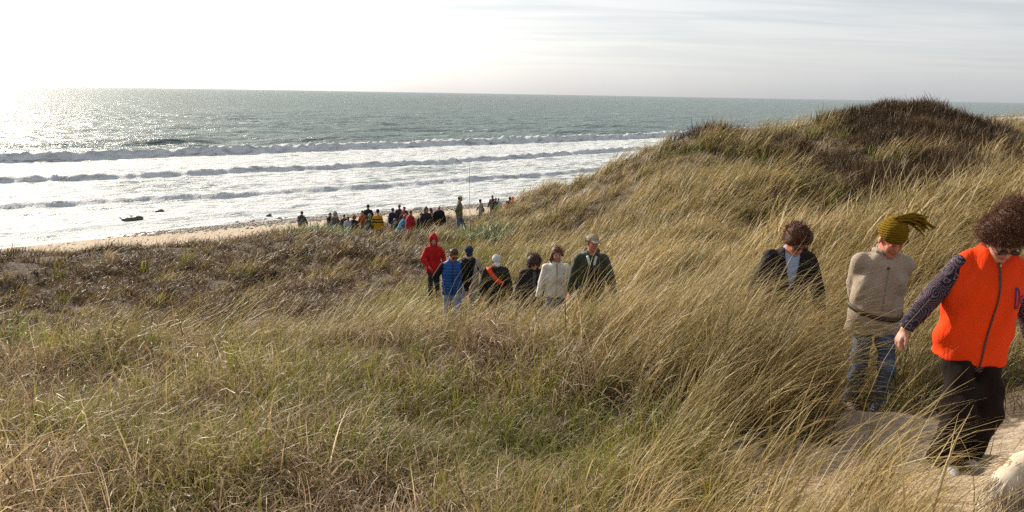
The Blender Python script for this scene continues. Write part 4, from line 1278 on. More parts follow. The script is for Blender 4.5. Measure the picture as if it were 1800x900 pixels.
# ------------------------------------------------------------------ the three walkers close by
def orange_extra(c):
    T, s, U = c['T'], c['s'], c['U']
    printed = cloth('swirl_print', (0.05, 0.04, 0.06), kind='rings', weave=150)
    F = Field()
    for sh_, el, wr in ((c['shR'], c['elR'], c['wrR']), (c['shL'], c['elL'], c['wrL'])):
        d = nrm(wr - el)
        F.cone(sh_, el, .066 * s, .066 * s, .02); F.cone(el, wr, .066 * s, .052 * s, .012, clip=(wr, d))
    F.chain([T(0, 0, -.27), T(0, 0, -.08), T(0, 0, .2), T(0, 0, .42)], [.185 * c['g'], .150 * c['g'], .135 * c['g'], .11 * c['g']], .05, M=U, sq=(1, .70, 1))
    F.cone(T(-.13, .01, .465), T(.13, .01, .465), .045 * s, .045 * s, .04)
    F.cut(T(0, 0, -.20), (-.3, 0, -1))
    F.cone(T(0, .01, .47), c['neckb'] + c['uz'] * .05 * s, .08 * s, .066 * s, .03, clip=(c['neckb'] + c['uz'] * .055 * s, c['uz'] - c['uy'] * .2))
    c['part']('patterned_shirt', F, printed, v_=.012, fold=.005, ffreq=22, seed=3)
    vest = child(c, 'vest'); tr = caster(vest)
    zip_m = plain('zip', (0.04, 0.03, 0.035), .45)
    front_line(c, tr, [(0.004 * math.sin(z * 9), z) for z in np.linspace(.545, -.15, 30)], .009, .003, 'zip', zip_m)
    h = on_front(c, tr, 0, .53, .008)
    if h:
        F2 = Field(); F2.cone(h[0], h[0] - np.array([0, 0, .035]), .006, .004, .003); c['part']('zip_pull', F2, plain('metal', (.5, .5, .5), .3, 1.0), v_=.004)
    # chest emblem: a tall narrow outlined box with small marks beside it
    purple = plain('purple_thread', (0.035, 0.018, 0.16), .7)
    box = [(.110, .395), (.122, .395), (.133, .375), (.140, .30), (.139, .275), (.124, .272), (.114, .300), (.109, .36), (.110, .395)]
    P = []
    for (x0, z0), (x1, z1) in zip(box[:-1], box[1:]):
        for q in np.linspace(0, 1, 6)[:-1]: P.append((x0 + (x1 - x0) * q, z0 + (z1 - z0) * q))
    P.append(box[0])
    front_line(c, tr, P, .007, .002, 'emblem', purple)
    for k in range(3):
        z = .342 - .018 * k
        front_line(c, tr, [(x, z) for x in np.linspace(.150, .182 - .006 * (k == 1), 5)], .007, .0015, 'emblem', purple)
    # piping along the armhole and a turned edge at the hem
    edge = plain('orange_edge', (0.62, 0.055, 0.008), .8)
    for q in (-1, 1):
        P = []
        for a in np.linspace(0, 2 * math.pi, 30):
            P.append(c['T'](q * (.196 + .012 * math.cos(a)), .005 + .075 * math.sin(a), .47 + .085 * math.cos(a)))

orange_cloth = cloth('orange_fleece', (0.80, 0.055, 0.006), 0.9, 0, kind=None, vary=.06)
brown_wool = cloth('brown_trousers', (0.016, 0.010, 0.008), 0.95)
person('person in a bright orange zip vest over a swirl patterned shirt, with frizzy hair', 1762, 424, 4.55, 1.58, heading=-6, lean=.14, side=.03, nod=.72, turn=-.02,
       girth=1.22, shw=1.04, rh=(-.47, -.05, .92), lh=(.40, .05, .88), rhint=(-.3, .6, -.6), stride=.05, lead=-1, skin=(0.46, 0.24, 0.18), vox=.0075,
       jacket=orange_cloth, hem=-.14, sleeve=0, trousers=brown_wool, leg=1.10, flare=.034, shoes=(.55, .52, .50), hair='frizz', haircol=(.12, .050, .024), glasses=True,
       collar=.035, extra=orange_extra, headscale=1.05, fold=.009)

def fleece_extra(c):
    j = child(c, 'jacket'); tr = caster(j)
    T, s = c['T'], c['s']
    ring(c, tr, .055, .040, .010, 'waist_strap', plain('strap_brown', (0.045, 0.028, 0.020), .6), zfun=lambda a: -.035 * math.sin(a + .5))
    front_line(c, tr, [(0, z) for z in np.linspace(.50, .10, 14)], .003, .002, 'placket_seam', plain('seam_beige', (.22, .19, .155), .9))
    h = on_front(c, tr, .0, .485, .006)
    if h:
        F = Field(); F.ell(h[0], (.011, .008, .013), .002); c['part']('button', F, plain('dark_button', (.02, .02, .02), .35), v_=.004)
    h = [on_front(c, tr, x, .34, .003) for x in (.10, .13)]
    if all(h):
        v, f = strip([q[0] for q in h], .008, .002, np.array([q[1] for q in h])); c['part']('chest_mark', (v, f), plain('red_thread', (.35, .06, .05), .7))
    # fold over collar
    F = Field(); nb = c['neckb']; r = .078 * s
    for i in range(10):
        a0, a1 = [math.pi * (.62 + .176 * (i + k)) * 1.0 for k in (0, 1)]
        P0 = nb + c['ux'] * r * math.sin(a0) - c['uy'] * r * math.cos(a0) + c['uz'] * (.030 - .02 * math.cos(a0) * -1) * s
        P1 = nb + c['ux'] * r * math.sin(a1) - c['uy'] * r * math.cos(a1) + c['uz'] * (.030 - .02 * math.cos(a1) * -1) * s
        F.cone(P0, P1, .024 * s, .024 * s, .015)
    c['part']('collar', F, j.data.materials[0], v_=.010)
    # long knitted tail of the hat flying to the right with the wind
    hd, rs = c['hd'], np.random.RandomState(4)
    root = hd(.0, .02, .165)
    inv = RZ(-c['root'].rotation_euler[2])
    wv = inv @ np.array([1.0, .15, 0])
    parts = []
    n = 60
    roots = root + rs.randn(n, 3) * np.array([.018, .018, .010])
    for k in range(44):
        p0 = roots[k]; P = [p0]
        d = nrm(wv * 1.0 + np.array([0, 0, .32]) + rs.randn(3) * .13)
        L = rs.uniform(.17, .28)
        F = Field()
        m_ = 7; rad_ = rs.uniform(.006, .009)
        for i in range(m_):
            d = nrm(d + np.array([0, 0, -.12]) + rs.randn(3) * .07)
            p1 = P[-1] + d * L / m_; P.append(p1)
        # round cord
        P = np.array(P); t = np.gradient(P, axis=0); t /= np.linalg.norm(t, axis=1, keepdims=True)
        a = np.cross(t, [0, 0, 1.0]); a /= np.linalg.norm(a, axis=1, keepdims=True) + 1e-6; b = np.cross(t, a)
        K = 6; rr = rad_ * (1 + .25 * np.sin(np.arange(len(P)) * 2.6 + k)) * np.linspace(1.1, .8, len(P))
        v = np.stack([P + (a * math.cos(2 * math.pi * q / K) + b * math.sin(2 * math.pi * q / K)) * rr[:, None] for q in range(K)], 1).reshape(-1, 3)
        f = np.array([[i * K + q, i * K + (q + 1) % K, (i + 1) * K + (q + 1) % K, (i + 1) * K + q] for i in range(len(P) - 1) for q in range(K)])
        parts.append((v, f))
    F = Field(); F.cone(root - np.array([0, 0, .03]), root + np.array([0, 0, .012]), .032, .026, .01)
    parts.append(F.mesh(.008))
    c['part']('hat_tail', join(parts), knit_olive)

knit_olive = cloth('olive_knit', (0.21, 0.125, 0.006), .95, 0, kind='knit', vary=.3)
fleece_beige = cloth('beige_fleece', (0.35, 0.29, 0.23), .95, 0, kind='fleece', vary=.14)
person('person in a beige fleece, hands behind the back, olive knit hat with flying tail', 1566, 382, 6.0, 1.72, heading=-8, lean=.16, nod=.42, turn=.22,
       girth=1.19, shw=1.06, rh=(-.10, .25, .97), lh=(.07, .27, .93), rhint=(-1, .35, 0), lhint=(1, .35, 0), stride=.12, lead=1, skin=SKIN_RUDDY, vox=.0095,
       jacket=fleece_beige, hem=-.15, sleeve=1.12, trousers=jeans_dark, leg=.98, shoes=(.12, .09, .07), hat='beanie', hatcol=knit_olive, collar=.03,
       extra=fleece_extra, headscale=1.14, fold=.008, haircol=(.05, .03, .02))

def shirt_part(c, m, k=.95, name='shirt', top=.50):
    F = Field(); T = c['T']
    F.chain([T(0, 0, .0), T(0, 0, .33), T(0, 0, .44)], [.160 * c['g'] * k, .176 * c['g'] * k, .140 * c['g'] * k], .05, M=c['U'], sq=(1, .68, 1))
    F.cone(T(0, .01, .46), c['neckb'] + c['uz'] * .03 * c['s'], .095 * c['s'], .070 * c['s'], .03, clip=(c['neckb'] + c['uz'] * .04 * c['s'], c['uz'] - c['uy'] * .3))
    F.cone(c['neckb'] + c['uz'] * .02 * c['s'] - c['uy'] * .03 * c['s'], c['neckb'] + c['uz'] * .15 * c['s'] - c['uy'] * .06 * c['s'], .054 * c['s'], .08 * c['s'], .01, op='s')
    c['part'](name, F, m)
def open_front(c, halfw, bottom, nm='jacket'):
    """cut a V out of the jacket front"""
    o = child(c, nm); me = o.data
    v = np.empty(len(me.vertices) * 3, np.float32); me.vertices.foreach_get('co', v); v = v.reshape(-1, 3)
    q = (v - c['hip']) @ c['U'] / c['s']
    w = halfw * np.clip((q[:, 2] - bottom) / (.53 - bottom), 0, 1)
    inside = (np.abs(q[:, 0]) < w) & (q[:, 1] < 0) & (q[:, 2] > bottom)
    f = np.array([p.vertices[:] for p in me.polygons])
    f = f[~inside[f].any(1)]
    o.data = new_mesh(nm, v, f, list(me.materials))
    # give the cut cloth a thickness
    md = o.modifiers.new('cloth', 'SOLIDIFY'); md.thickness = .010; md.offset = -1

def blazer_extra(c):
    shirt_part(c, cloth('pale_blue_shirt', (0.30, 0.42, 0.66), .8, vary=.08), .94)
    j = child(c, 'jacket'); tr = caster(j)
    h = [on_front(c, tr, .125, z, .003) for z in (.27, .30)]
    if all(h):
        v, f = strip([q[0] for q in h], .008, .002, np.array([q[1] for q in h])); c['part']('chest_mark', (v, f), plain('white_thread', (.7, .7, .7), .7))
    # lapels
    for q in (-1, 1):
        front_line(c, tr, [(q * (.085 * (z - .16) / .37 + .012), z) for z in np.linspace(.50, .17, 14)], .030, .004, 'lapel', cloth('black_cloth', BLACK))
    open_front(c, .070, .12)
person('person in a black jacket over a pale blue shirt, reddish wavy hair, dark sunglasses', 1396, 420, 7.15, 1.70, heading=-4, lean=.24, nod=.58, turn=.22,
       girth=1.18, shw=1.06, rh=(-.38, -.12, .90), lh=(.33, -.16, .88), rhint=(-1, .3, 0), lhint=(1, .3, 0), stride=.12, lead=-1, skin=SKIN_RUDDY, vox=.0095,
       jacket=black_cloth, hem=-.08, sleeve=1.12, trousers=jeans_blue, hair='wavy', haircol=(.115, .045, .022), glasses=True, collar=.0, extra=blazer_extra, headscale=1.16, fold=.007)

# ------------------------------------------------------------------ the group coming up the path
GRP = 'walkers coming up the path in a line'
def olive_extra(c):
    j = child(c, 'jacket'); tr = caster(j)
    shirt_part(c, cloth('green_tee', (0.03, 0.07, 0.035)), .9)
    pale = cloth('pale_lining', (.55, .55, .52), .8)
    for q in (-1, 1):
        front_line(c, tr, [(q * (.030 + .24 * (z - .42)), z) for z in np.linspace(.545, .425, 8)], .035, .010, 'collar_lining', pale)
    front_line(c, tr, [(0, z) for z in np.linspace(.42, -.1, 12)], .012, .004, 'storm_flap', char_cloth)
    h = on_front(c, tr, .05, .16, .03)
    if h:
        F = Field()
        for q in (-1, 1):
            F.cone(h[0] + c['ux'] * .030 * q + c['uz'] * .05, h[0] + c['ux'] * .036 * q - c['uz'] * .05, .020, .028, .004)
        F.cone(h[0] - c['ux'] * .03, h[0] + c['ux'] * .03, .014, .014, .004)
        c['part']('binoculars', F, plain('black_rubber', (.012, .012, .013), .5), v_=.008)
        for q in (-1, 1):
            front_line(c, tr, [(q * .07 * (z - .18) / .3 + .04, z) for z in np.linspace(.50, .21, 8)], .012, .004, 'neck_strap', black_cloth)
    open_front(c, .04, .42)
tan_cap = cloth('tan_cap', (0.34, 0.28, 0.20), .9)
person('person in a dark olive hooded jacket and tan cap, front of the line', 1041, 424, 10.9, 1.76, heading=-2, lean=.08, nod=.02, turn=.35, girth=1.16, shw=1.05,
       rh=(-.31, -.02, .84), lh=(.34, -.14, .90), lhint=(1, .5, 0), stride=.15, skin=(0.50, 0.20, 0.13), vox=.012, jacket=cloth('olive_jacket', (0.040, 0.046, 0.028), .6, .1), hem=-.20, sleeve=1.15,
       trousers=char_cloth, hair='short', hat='cap', hatcol=tan_cap, haircol=(.05, .03, .02), collar=.02, hooddown=cloth('olive_jacket', (0.040, 0.046, 0.028)), extra=olive_extra, group=GRP)

def white_extra(c):
    tr = caster(child(c, 'jacket'))
    front_line(c, tr, [(0, z) for z in np.linspace(.56, .40, 8)], .010, .004, 'zip', plain('zip', (.04, .03, .035)))
    front_line(c, tr, [(.10, .40), (.115, .403), (.13, .40)], .014, .002, 'chest_mark', plain('blue_thread', (.10, .25, .5), .6))
    front_line(c, tr, [(-.12, -.035), (-.12, -.02)], .018, .002, 'hem_mark', plain('black_rubber', (.012, .012, .013)))
    front_line(c, tr, [(0, z) for z in np.linspace(.39, -.05, 12)], .004, .002, 'zip_seam', plain('seam_cream', (.45, .42, .38)))
person('person in a cream white zipped jacket with long reddish hair and black gloves', 979, 434, 12.2, 1.66, heading=4, lean=.05, nod=.10, turn=.10, tilt=-.08, girth=1.0, shw=.98,
       rh=(-.30, -.02, .80), lh=(.33, .02, .84), rhint=(-.6, 1, 0), stride=.13, lead=-1, skin=(0.52, 0.26, 0.19), vox=.012, jacket=cloth('cream_jacket', (0.66, 0.62, 0.56), .6, 0, vary=.04), hem=.0, sleeve=1.18,
       trousers=jeans_dark, hair='long', haircol=(.17, .065, .030), collar=.045, gloves=black_cloth, extra=white_extra, group=GRP)

def coat_extra(c):
    tr = caster(child(c, 'jacket'))
    front_line(c, tr, [(.01, z) for z in np.linspace(.55, .22, 12)], .055, .008, 'scarf', cloth('grey_scarf', (.07, .07, .085)))
person('person in a long black coat and grey scarf with dark curly hair', 938, 447, 14.2, 1.64, heading=6, lean=.12, nod=.42, turn=.15, girth=1.12,
       rh=(-.32, -.04, .84), lh=(.30, -.08, .86), stride=.12, skin=SKIN_PALE, vox=.013, jacket=black_cloth, hem=-.22, sleeve=1.1, trousers=jeans_dark, leg=1.05, glasses=True,
       hair='curly', haircol=(.055, .024, .018), collar=.02, extra=coat_extra, shoes=(.4, .4, .4), group=GRP)

def sash_extra(c):
    tr = caster(child(c, 'jacket'))
    front_line(c, tr, [(-.15 + .30 * q, .56 - .30 * q - .03 * math.sin(q * 3)) for q in np.linspace(0, 1, 18)], .085, .008, 'orange_sash', plain('blaze_orange', (.95, .075, .008), .7), label='bright orange sash across the chest')
    front_line(c, tr, [(.0 + .2 * q, .50 - .02 * q) for q in np.linspace(0, 1, 5)], .045, .006, 'scarf', cloth('grey_olive', (.055, .06, .045)))
person('person in a charcoal jacket with a bright orange sash and white cap', 872, 447, 15.0, 1.70, heading=4, lean=.22, nod=.45, turn=.12, girth=1.20, shw=1.05,
       rh=(-.32, -.14, .76), lh=(.34, -.10, .78), rhint=(-1, .6, 0), lhint=(1, .6, 0), stride=.14, lead=-1, skin=SKIN_RUDDY, vox=.013, jacket=char_cloth, hem=-.16, sleeve=1.15, trousers=char_cloth,
       hair='short', haircol=(.2, .18, .16), hat='cap', hatcol=cloth('white_cap', (.62, .62, .60), .9, vary=.05), extra=sash_extra, collar=.02, group=GRP)

def vest_extra(c):
    blk = black_cloth; F = Field(); T, s = c['T'], c['s']
    for sh_, el, wr in ((c['shR'], c['elR'], c['wrR']), (c['shL'], c['elL'], c['wrL'])):
        d = nrm(wr - el); F.cone(sh_, el, .066 * s, .058 * s, .02); F.cone(el, wr, .058 * s, .045 * s, .012, clip=(wr, d))
    F.cone(c['neckb'] - c['uz'] * .05, c['neckb'] + c['uz'] * .05 * s, .07 * s, .066 * s, .02)
    c['part']('sleeves', F, blk, fold=.004, ffreq=22)
    tr = caster(child(c, 'vest'))
    front_line(c, tr, [(0, z) for z in np.linspace(.54, -.08, 16)], .010, .005, 'zip', plain('navy_zip', (.01, .015, .05)))
person('person in a quilted blue vest over black sleeves, short brown hair, hand in pocket', 795, 435, 15.6, 1.78, heading=8, lean=.10, nod=.45, turn=.35, tilt=.05, girth=1.10, shw=1.05,
       rh=(-.27, -.08, .93), lh=(.30, -.02, .85), rhint=(-1, .5, 0), stride=.14, skin=SKIN_RUDDY, vox=.013, jacket=cloth('blue_quilt', (0.022, 0.095, 0.33), .45, .1, kind='baffles', vary=.08), hem=-.08, sleeve=0,
       trousers=jeans_blue, leg=1.08, hair='short', haircol=(.11, .055, .028), glasses=True, extra=vest_extra, collar=.04, shoes=(.5, .5, .5), group=GRP)

def navy_extra(c):
    shirt_part(c, black_cloth, 1.0)
    open_front(c, .14, -.12)
    F = Field(); F.ell(c['hd'](0, -.078, -.085), np.array([.045, .035, .035]), .01, M=c['HM']); c['part']('beard', F, hair_mat('white_hair', (.55, .52, .48)), v_=.010, lumps=.004, lfreq=90)
NAVY = person('person in a navy cap and beige open fleece half hidden behind the blue vest', 824, 430, 16.5, 1.78, heading=2, lean=.08, nod=.42, girth=1.12, turn=.05,
       rh=(-.30, -.02, .84), lh=(.31, -.14, .98), stride=.12, lead=-1, skin=SKIN_PALE, vox=.013, jacket=cloth('beige_open_fleece', (.33, .30, .25), .9), hem=-.10, trousers=jeans_blue, leg=1.05,
       hair='short', haircol=(.3, .28, .26), hat='cap', hatcol=navy_cloth, collar=.0, extra=navy_extra, shoes=(.6, .6, .6), group=GRP)

person('person in a red hooded coat with the hood up and dark trousers', 762, 414, 19.4, 1.70, heading=10, lean=.06, nod=.22, girth=1.05,
       rh=(-.14, -.24, 1.0), lh=(.26, -.10, .95), rhint=(-1, .3, 0), stride=.16, lead=-1, skin=SKIN_PALE, vox=.015, jacket=cloth('red_coat', (.42, .014, .016), .7), hem=-.14, sleeve=1.12,
       trousers=cloth('plum_trousers', (.035, .022, .030)), leg=.92, hoodup=cloth('red_coat', (.42, .014, .016)), haircol=(.05, .03, .02), shoes=(.5, .5, .5), group=GRP)

person('person in a green plaid jacket and jeans walking in profile, tan cap', 808, 345, 33.0, 1.82, heading=86, lean=.02, nod=.05, girth=1.05, rh=(-.20, .02, .92), lh=(.24, -.05, .80), stride=.24, lead=1,
       skin=SKIN_RUDDY, vox=.020, jacket=cloth('green_plaid', (.085, .095, .045), .9, kind='plaid', col2=(.20, .20, .12)), hem=-.10, trousers=cloth('jeans_mid', (.06, .10, .17), kind='denim', col2=(.12, .18, .27)), leg=1.05, hat='cap', hatcol=tan_cap, hair='short')

# ------------------------------------------------------------------ the crowd on the beach
CR = 'people gathered on the beach beyond the dune'
FR = 'people standing on the beach by the foot of the dune'
def C(n, c, **k): return cloth('c_' + n, c, .8, **k)
dk, br, gy, nv = C('dark', (.022, .026, .028)), C('brown', (.085, .050, .035)), C('grey', (.20, .19, .17)), C('navy', (.02, .03, .08))
crowd = [  # label, px, top, D, height, heading, jacket, hair, haircol, hat, hatcol, hood, more
    ('person in a dark grey jacket standing apart at the left of the crowd', 530, 371, 43, 1.72, 165, C('slate', (.050, .060, .060)), 'short', (.09, .04, .025), None, None, None, {}),
    ('person in black beside the pale grey hood at the left of the crowd', 580, 374, 43, 1.66, 70, dk, 'short', (.06, .03, .02), None, None, None, {}),
    ('person in a taupe jacket with a pale grey hood up', 589, 372, 41.5, 1.66, 60, C('taupe', (.13, .10, .09)), None, (.1, .1, .1), None, None, C('pale_grey', (.40, .40, .42)), {}),
    ('dark haired person in a brown jacket right of the pale hood', 605, 377, 41.5, 1.60, 200, br, 'short', (.03, .015, .01), None, None, None, {}),
    ('small person in pale blue with a navy cap', 612, 381, 40.5, 1.48, 20, C('pale_blue', (.34, .40, .50)), 'short', (.05, .03, .02), 'cap', nv, None, {}),
    ('person with bushy golden hair and a dark jacket', 622, 380, 40, 1.52, 170, dk, 'curly', (.34, .17, .06), None, None, None, {}),
    ('person in a rust orange jacket at the middle of the crowd', 637, 370, 42, 1.68, -30, C('rust', (.30, .075, .03)), 'short', (.05, .025, .015), None, None, None, {}),
    ('tall person in black with a dark cap above the golden haired one', 647, 361, 45, 1.80, 10, dk, 'short', (.02, .02, .02), 'beanie', dk, None, {}),
    ('person with a pale green hood up between the rust and yellow jackets', 650, 376, 40, 1.62, 10, C('moss', (.07, .085, .07)), None, (.2, .2, .2), None, None, C('pale_green', (.22, .24, .19)), {}),
    ('person in a yellow jacket with two dark chest stripes', 664, 371, 41, 1.70, 175, C('yellow', (.50, .27, .015), kind='band', col2=(.02, .02, .02)), 'short', (.03, .02, .03), 'beanie', nv, None, dict(hem=-.2)),
    ('person in navy with a knitted navy cap left of the maroon head', 690, 367, 43, 1.68, 30, nv, 'short', (.05, .03, .02), 'beanie', nv, None, {}),
    ('person in a dark jacket and maroon hat behind the crowd', 702, 362, 45, 1.74, 0, C('umber', (.05, .035, .03)), None, (.1, .05, .04), 'beanie', C('maroon', (.16, .03, .035)), None, {}),
    ('person in a red cap behind the pink hat', 710, 364, 46, 1.74, 20, br, None, (.1, .05, .04), 'cap', C('redcap', (.35, .04, .03)), None, {}),
    ('person in a dark jacket with a pink knitted hat', 709, 370, 43, 1.62, -10, C('wine', (.13, .03, .04)), None, (.1, .05, .04), 'beanie', C('pink', (.50, .17, .21)), None, {}),
    ('person bending in a dark green jacket left of the sky blue one', 693, 381, 39.5, 1.66, -50, C('pine', (.022, .028, .020)), 'short', (.14, .08, .045), None, None, None, dict(bend=.45)),
    ('person bending in a sky blue jacket with ginger hair', 715, 379, 39.0, 1.70, 60, C('sky', (.12, .44, .66), vary=.1), 'curly', (.22, .10, .035), None, None, None, dict(bend=.50, hem=-.3)),
    ('person in a crimson jacket beside the sky blue one', 722, 372, 41, 1.70, 150, C('crimson', (.32, .022, .030)), 'short', (.10, .09, .08), None, None, None, dict(hem=-.2, bend=.12)),
    ('person in a black coat with a red scarf and black cap', 741, 374, 40.5, 1.64, 0, dk, 'short', (.02, .02, .02), 'beanie', dk, None, dict(scarf=True, hem=-.25)),
    ('person in a dark jacket with a brown pointed hood', 749, 364, 43, 1.74, 20, C('brown_black', (.032, .030, .032)), None, (.05, .04, .04), None, None, C('umber2', (.10, .065, .06)), dict(hem=-.2)),
    ('person in a tan coat with a dark pointed hood', 758, 367, 44, 1.70, -20, C('tan', (.30, .20, .11)), None, (.05, .04, .04), None, None, C('hood_dark', (.045, .045, .055)), dict(hem=-.25)),
    ('bald person in a bulky black jacket and pale trousers', 772, 361, 42, 1.78, 5, C('black2', (.014, .015, .018)), None, (.4, .2, .15), None, None, None, dict(girth=1.35, tr=C('pale_tr', (.50, .47, .42)), hem=-.15)),
    ('person in a grey sweater with a shoulder bag and dark cap', 845, 351, 58, 1.66, -60, gy, 'short', (.12, .06, .03), 'beanie', nv, None, dict(bag=True)),
    ('person in a dark grey jacket left of the turquoise jacket', 866, 344, 58, 1.80, -20, C('grey2', (.055, .055, .060)), 'short', (.07, .06, .05), None, None, None, dict(tr=jeans_dark)),
    ('person in a black jacket half hidden behind the turquoise one', 871, 347, 59, 1.74, 30, dk, 'short', (.14, .08, .05), None, None, None, {}),
    ('person in a turquoise jacket with fair hair', 876, 348, 57, 1.68, 160, C('turquoise', (.035, .36, .46)), 'short', (.42, .30, .16), None, None, None, dict(hem=-.15, tr=C('khaki', (.20, .14, .09)))),
    ('person in black with a dark cap left of the orange hood', 896, 348, 56, 1.70, 120, dk, 'short', (.03, .02, .02), 'beanie', nv, None, {}),
    ('person in a red jacket partly hidden behind the black one', 890, 352, 57, 1.62, 40, C('red2', (.42, .04, .04)), 'short', (.03, .02, .02), None, None, None, {}),
    ('person in a dark jacket with an orange hood', 901, 347, 57, 1.74, 160, dk, None, (.1, .05, .04), None, None, C('orange_hood', (.70, .13, .04)), {}),
    ('person in a brown jacket at the edge of the dune grass', 918, 342, 52, 1.72, -70, C('brown3', (.14, .075, .045)), 'short', (.05, .025, .015), None, None, None, {}),
]
for i, (lab, px, top, D, H, hdg, jk, hr, hc_, hat, hcl, hood, mo) in enumerate(crowd):
    def ex(c, mo=mo):
        tr = None
        if mo.get('scarf'):
            tr = caster(child(c, 'jacket')); front_line(c, tr, [(0, z) for z in np.linspace(.57, .30, 6)], .09, .02, 'scarf', C('red_scarf', (.45, .03, .03)))
        if mo.get('bag'):
            F = Field(); F.ell(c['T'](-.05, .20, .05), (.07, .11, .17), .02); c['part']('shoulder_bag', F, dk)
    rs_ = np.random.RandomState(i + 50)
    person(lab, px, top, D, H, heading=hdg, lean=.04 + rs_.rand() * .06, nod=.1 + .3 * rs_.rand(), turn=rs_.uniform(-.3, .3), girth=mo.get('girth', rs_.uniform(1.15, 1.35)), bend=mo.get('bend', 0),
           rh=(-.26 - .08 * rs_.rand(), -.05 - .2 * rs_.rand() - .5 * mo.get('bend', 0), .82 + .15 * rs_.rand()), lh=(.26 + .08 * rs_.rand(), -.05 - .2 * rs_.rand() - .5 * mo.get('bend', 0), .82 + .15 * rs_.rand()),
           stride=.08 * rs_.rand(), skin=[SKIN_PALE, SKIN_RUDDY, SKIN_TAN][i % 3], vox=.026, jacket=jk, hem=mo.get('hem', -.12), sleeve=1.15, trousers=mo.get('tr', [dk, jeans_dark, char_cloth][i % 3]),
           hair=hr, haircol=hc_, hat=hat, hatcol=hcl, hoodup=hood, group=CR if D < 50 else FR, extra=ex, fold=.006)

# ------------------------------------------------------------------ fishing rod held by the one in the navy cap
def tube(P, R, K=8):
    P = np.asarray(P, float); t = np.gradient(P, axis=0); t /= np.linalg.norm(t, axis=1, keepdims=True)
    a = np.cross(t, [0.3, 1.0, 0.1]); a /= np.linalg.norm(a, axis=1, keepdims=True); b = np.cross(t, a)
    v = np.stack([P + (a * math.cos(2 * math.pi * q / K) + b * math.sin(2 * math.pi * q / K)) * np.asarray(R)[:, None] for q in range(K)], 1).reshape(-1, 3)
    f = [[i * K + q, i * K + (q + 1) % K, (i + 1) * K + (q + 1) % K, (i + 1) * K + q] for i in range(len(P) - 1) for q in range(K)]
    n = len(P)
    v = np.concatenate([v, P[:1], P[-1:]])
    me = f + [[n * K, q, q, n * K] for q in []]
    return v, np.array(me)
rb = at(834.5, 470, 16.35); rt = at(825.5, 288, 16.5)
base = rb + (rb - rt) * 0.30
P = [base + (rt - base) * q + np.array([-.05, 0, 0]) * math.sin(q * 3.1) for q in np.linspace(0, 1, 24)]
e = bpy.data.objects.new('fishing_rod', None); COL.objects.link(e); e.location = [float(q) for q in base]
e['label'] = 'long thin black fishing rod held upright behind the navy cap'; e['category'] = 'fishing rod'
P = np.array(P) - base
link('rod_blank', new_mesh('rod_blank', *tube(P, np.linspace(.008, .0028, 24)), [plain('rod_black', (.015, .015, .016), .3)]), parent=e)
link('handle', new_mesh('handle', *tube(P[:6], np.array([.017, .018, .016, .016, .017, .015])), [plain('cork', (.28, .18, .10), .8)]), parent=e)
F = Field(); q = P[5]; F.cone(q + np.array([0, -.03, 0]), q + np.array([0, -.09, 0]), .03, .03, .005); F.cone(q, q + np.array([0, -.04, 0]), .008, .008, .005)
F.cone(q + np.array([0.02, -.07, 0]), q + np.array([0.07, -.07, .02]), .006, .006, .004); F.ell(q + np.array([.08, -.07, .02]), (.012, .012, .018), .003)
link('reel', new_mesh('reel', *F.mesh(.006), [plain('reel_grey', (.12, .12, .13), .35, .6)]), parent=e)
for k in (10, 14, 18, 21, 23):
    a = np.linspace(0, 2 * math.pi, 13); r_ = .022 - .0007 * k
    R_ = np.stack([P[k][0] + 0 * a, P[k][1] - r_ - .006 + r_ * np.cos(a), P[k][2] + r_ * np.sin(a)], 1)
    link('line_guide', new_mesh('line_guide', *tube(R_, np.full(13, .0025), 5), [plain('steel', (.4, .4, .4), .3, 1)]), parent=e)

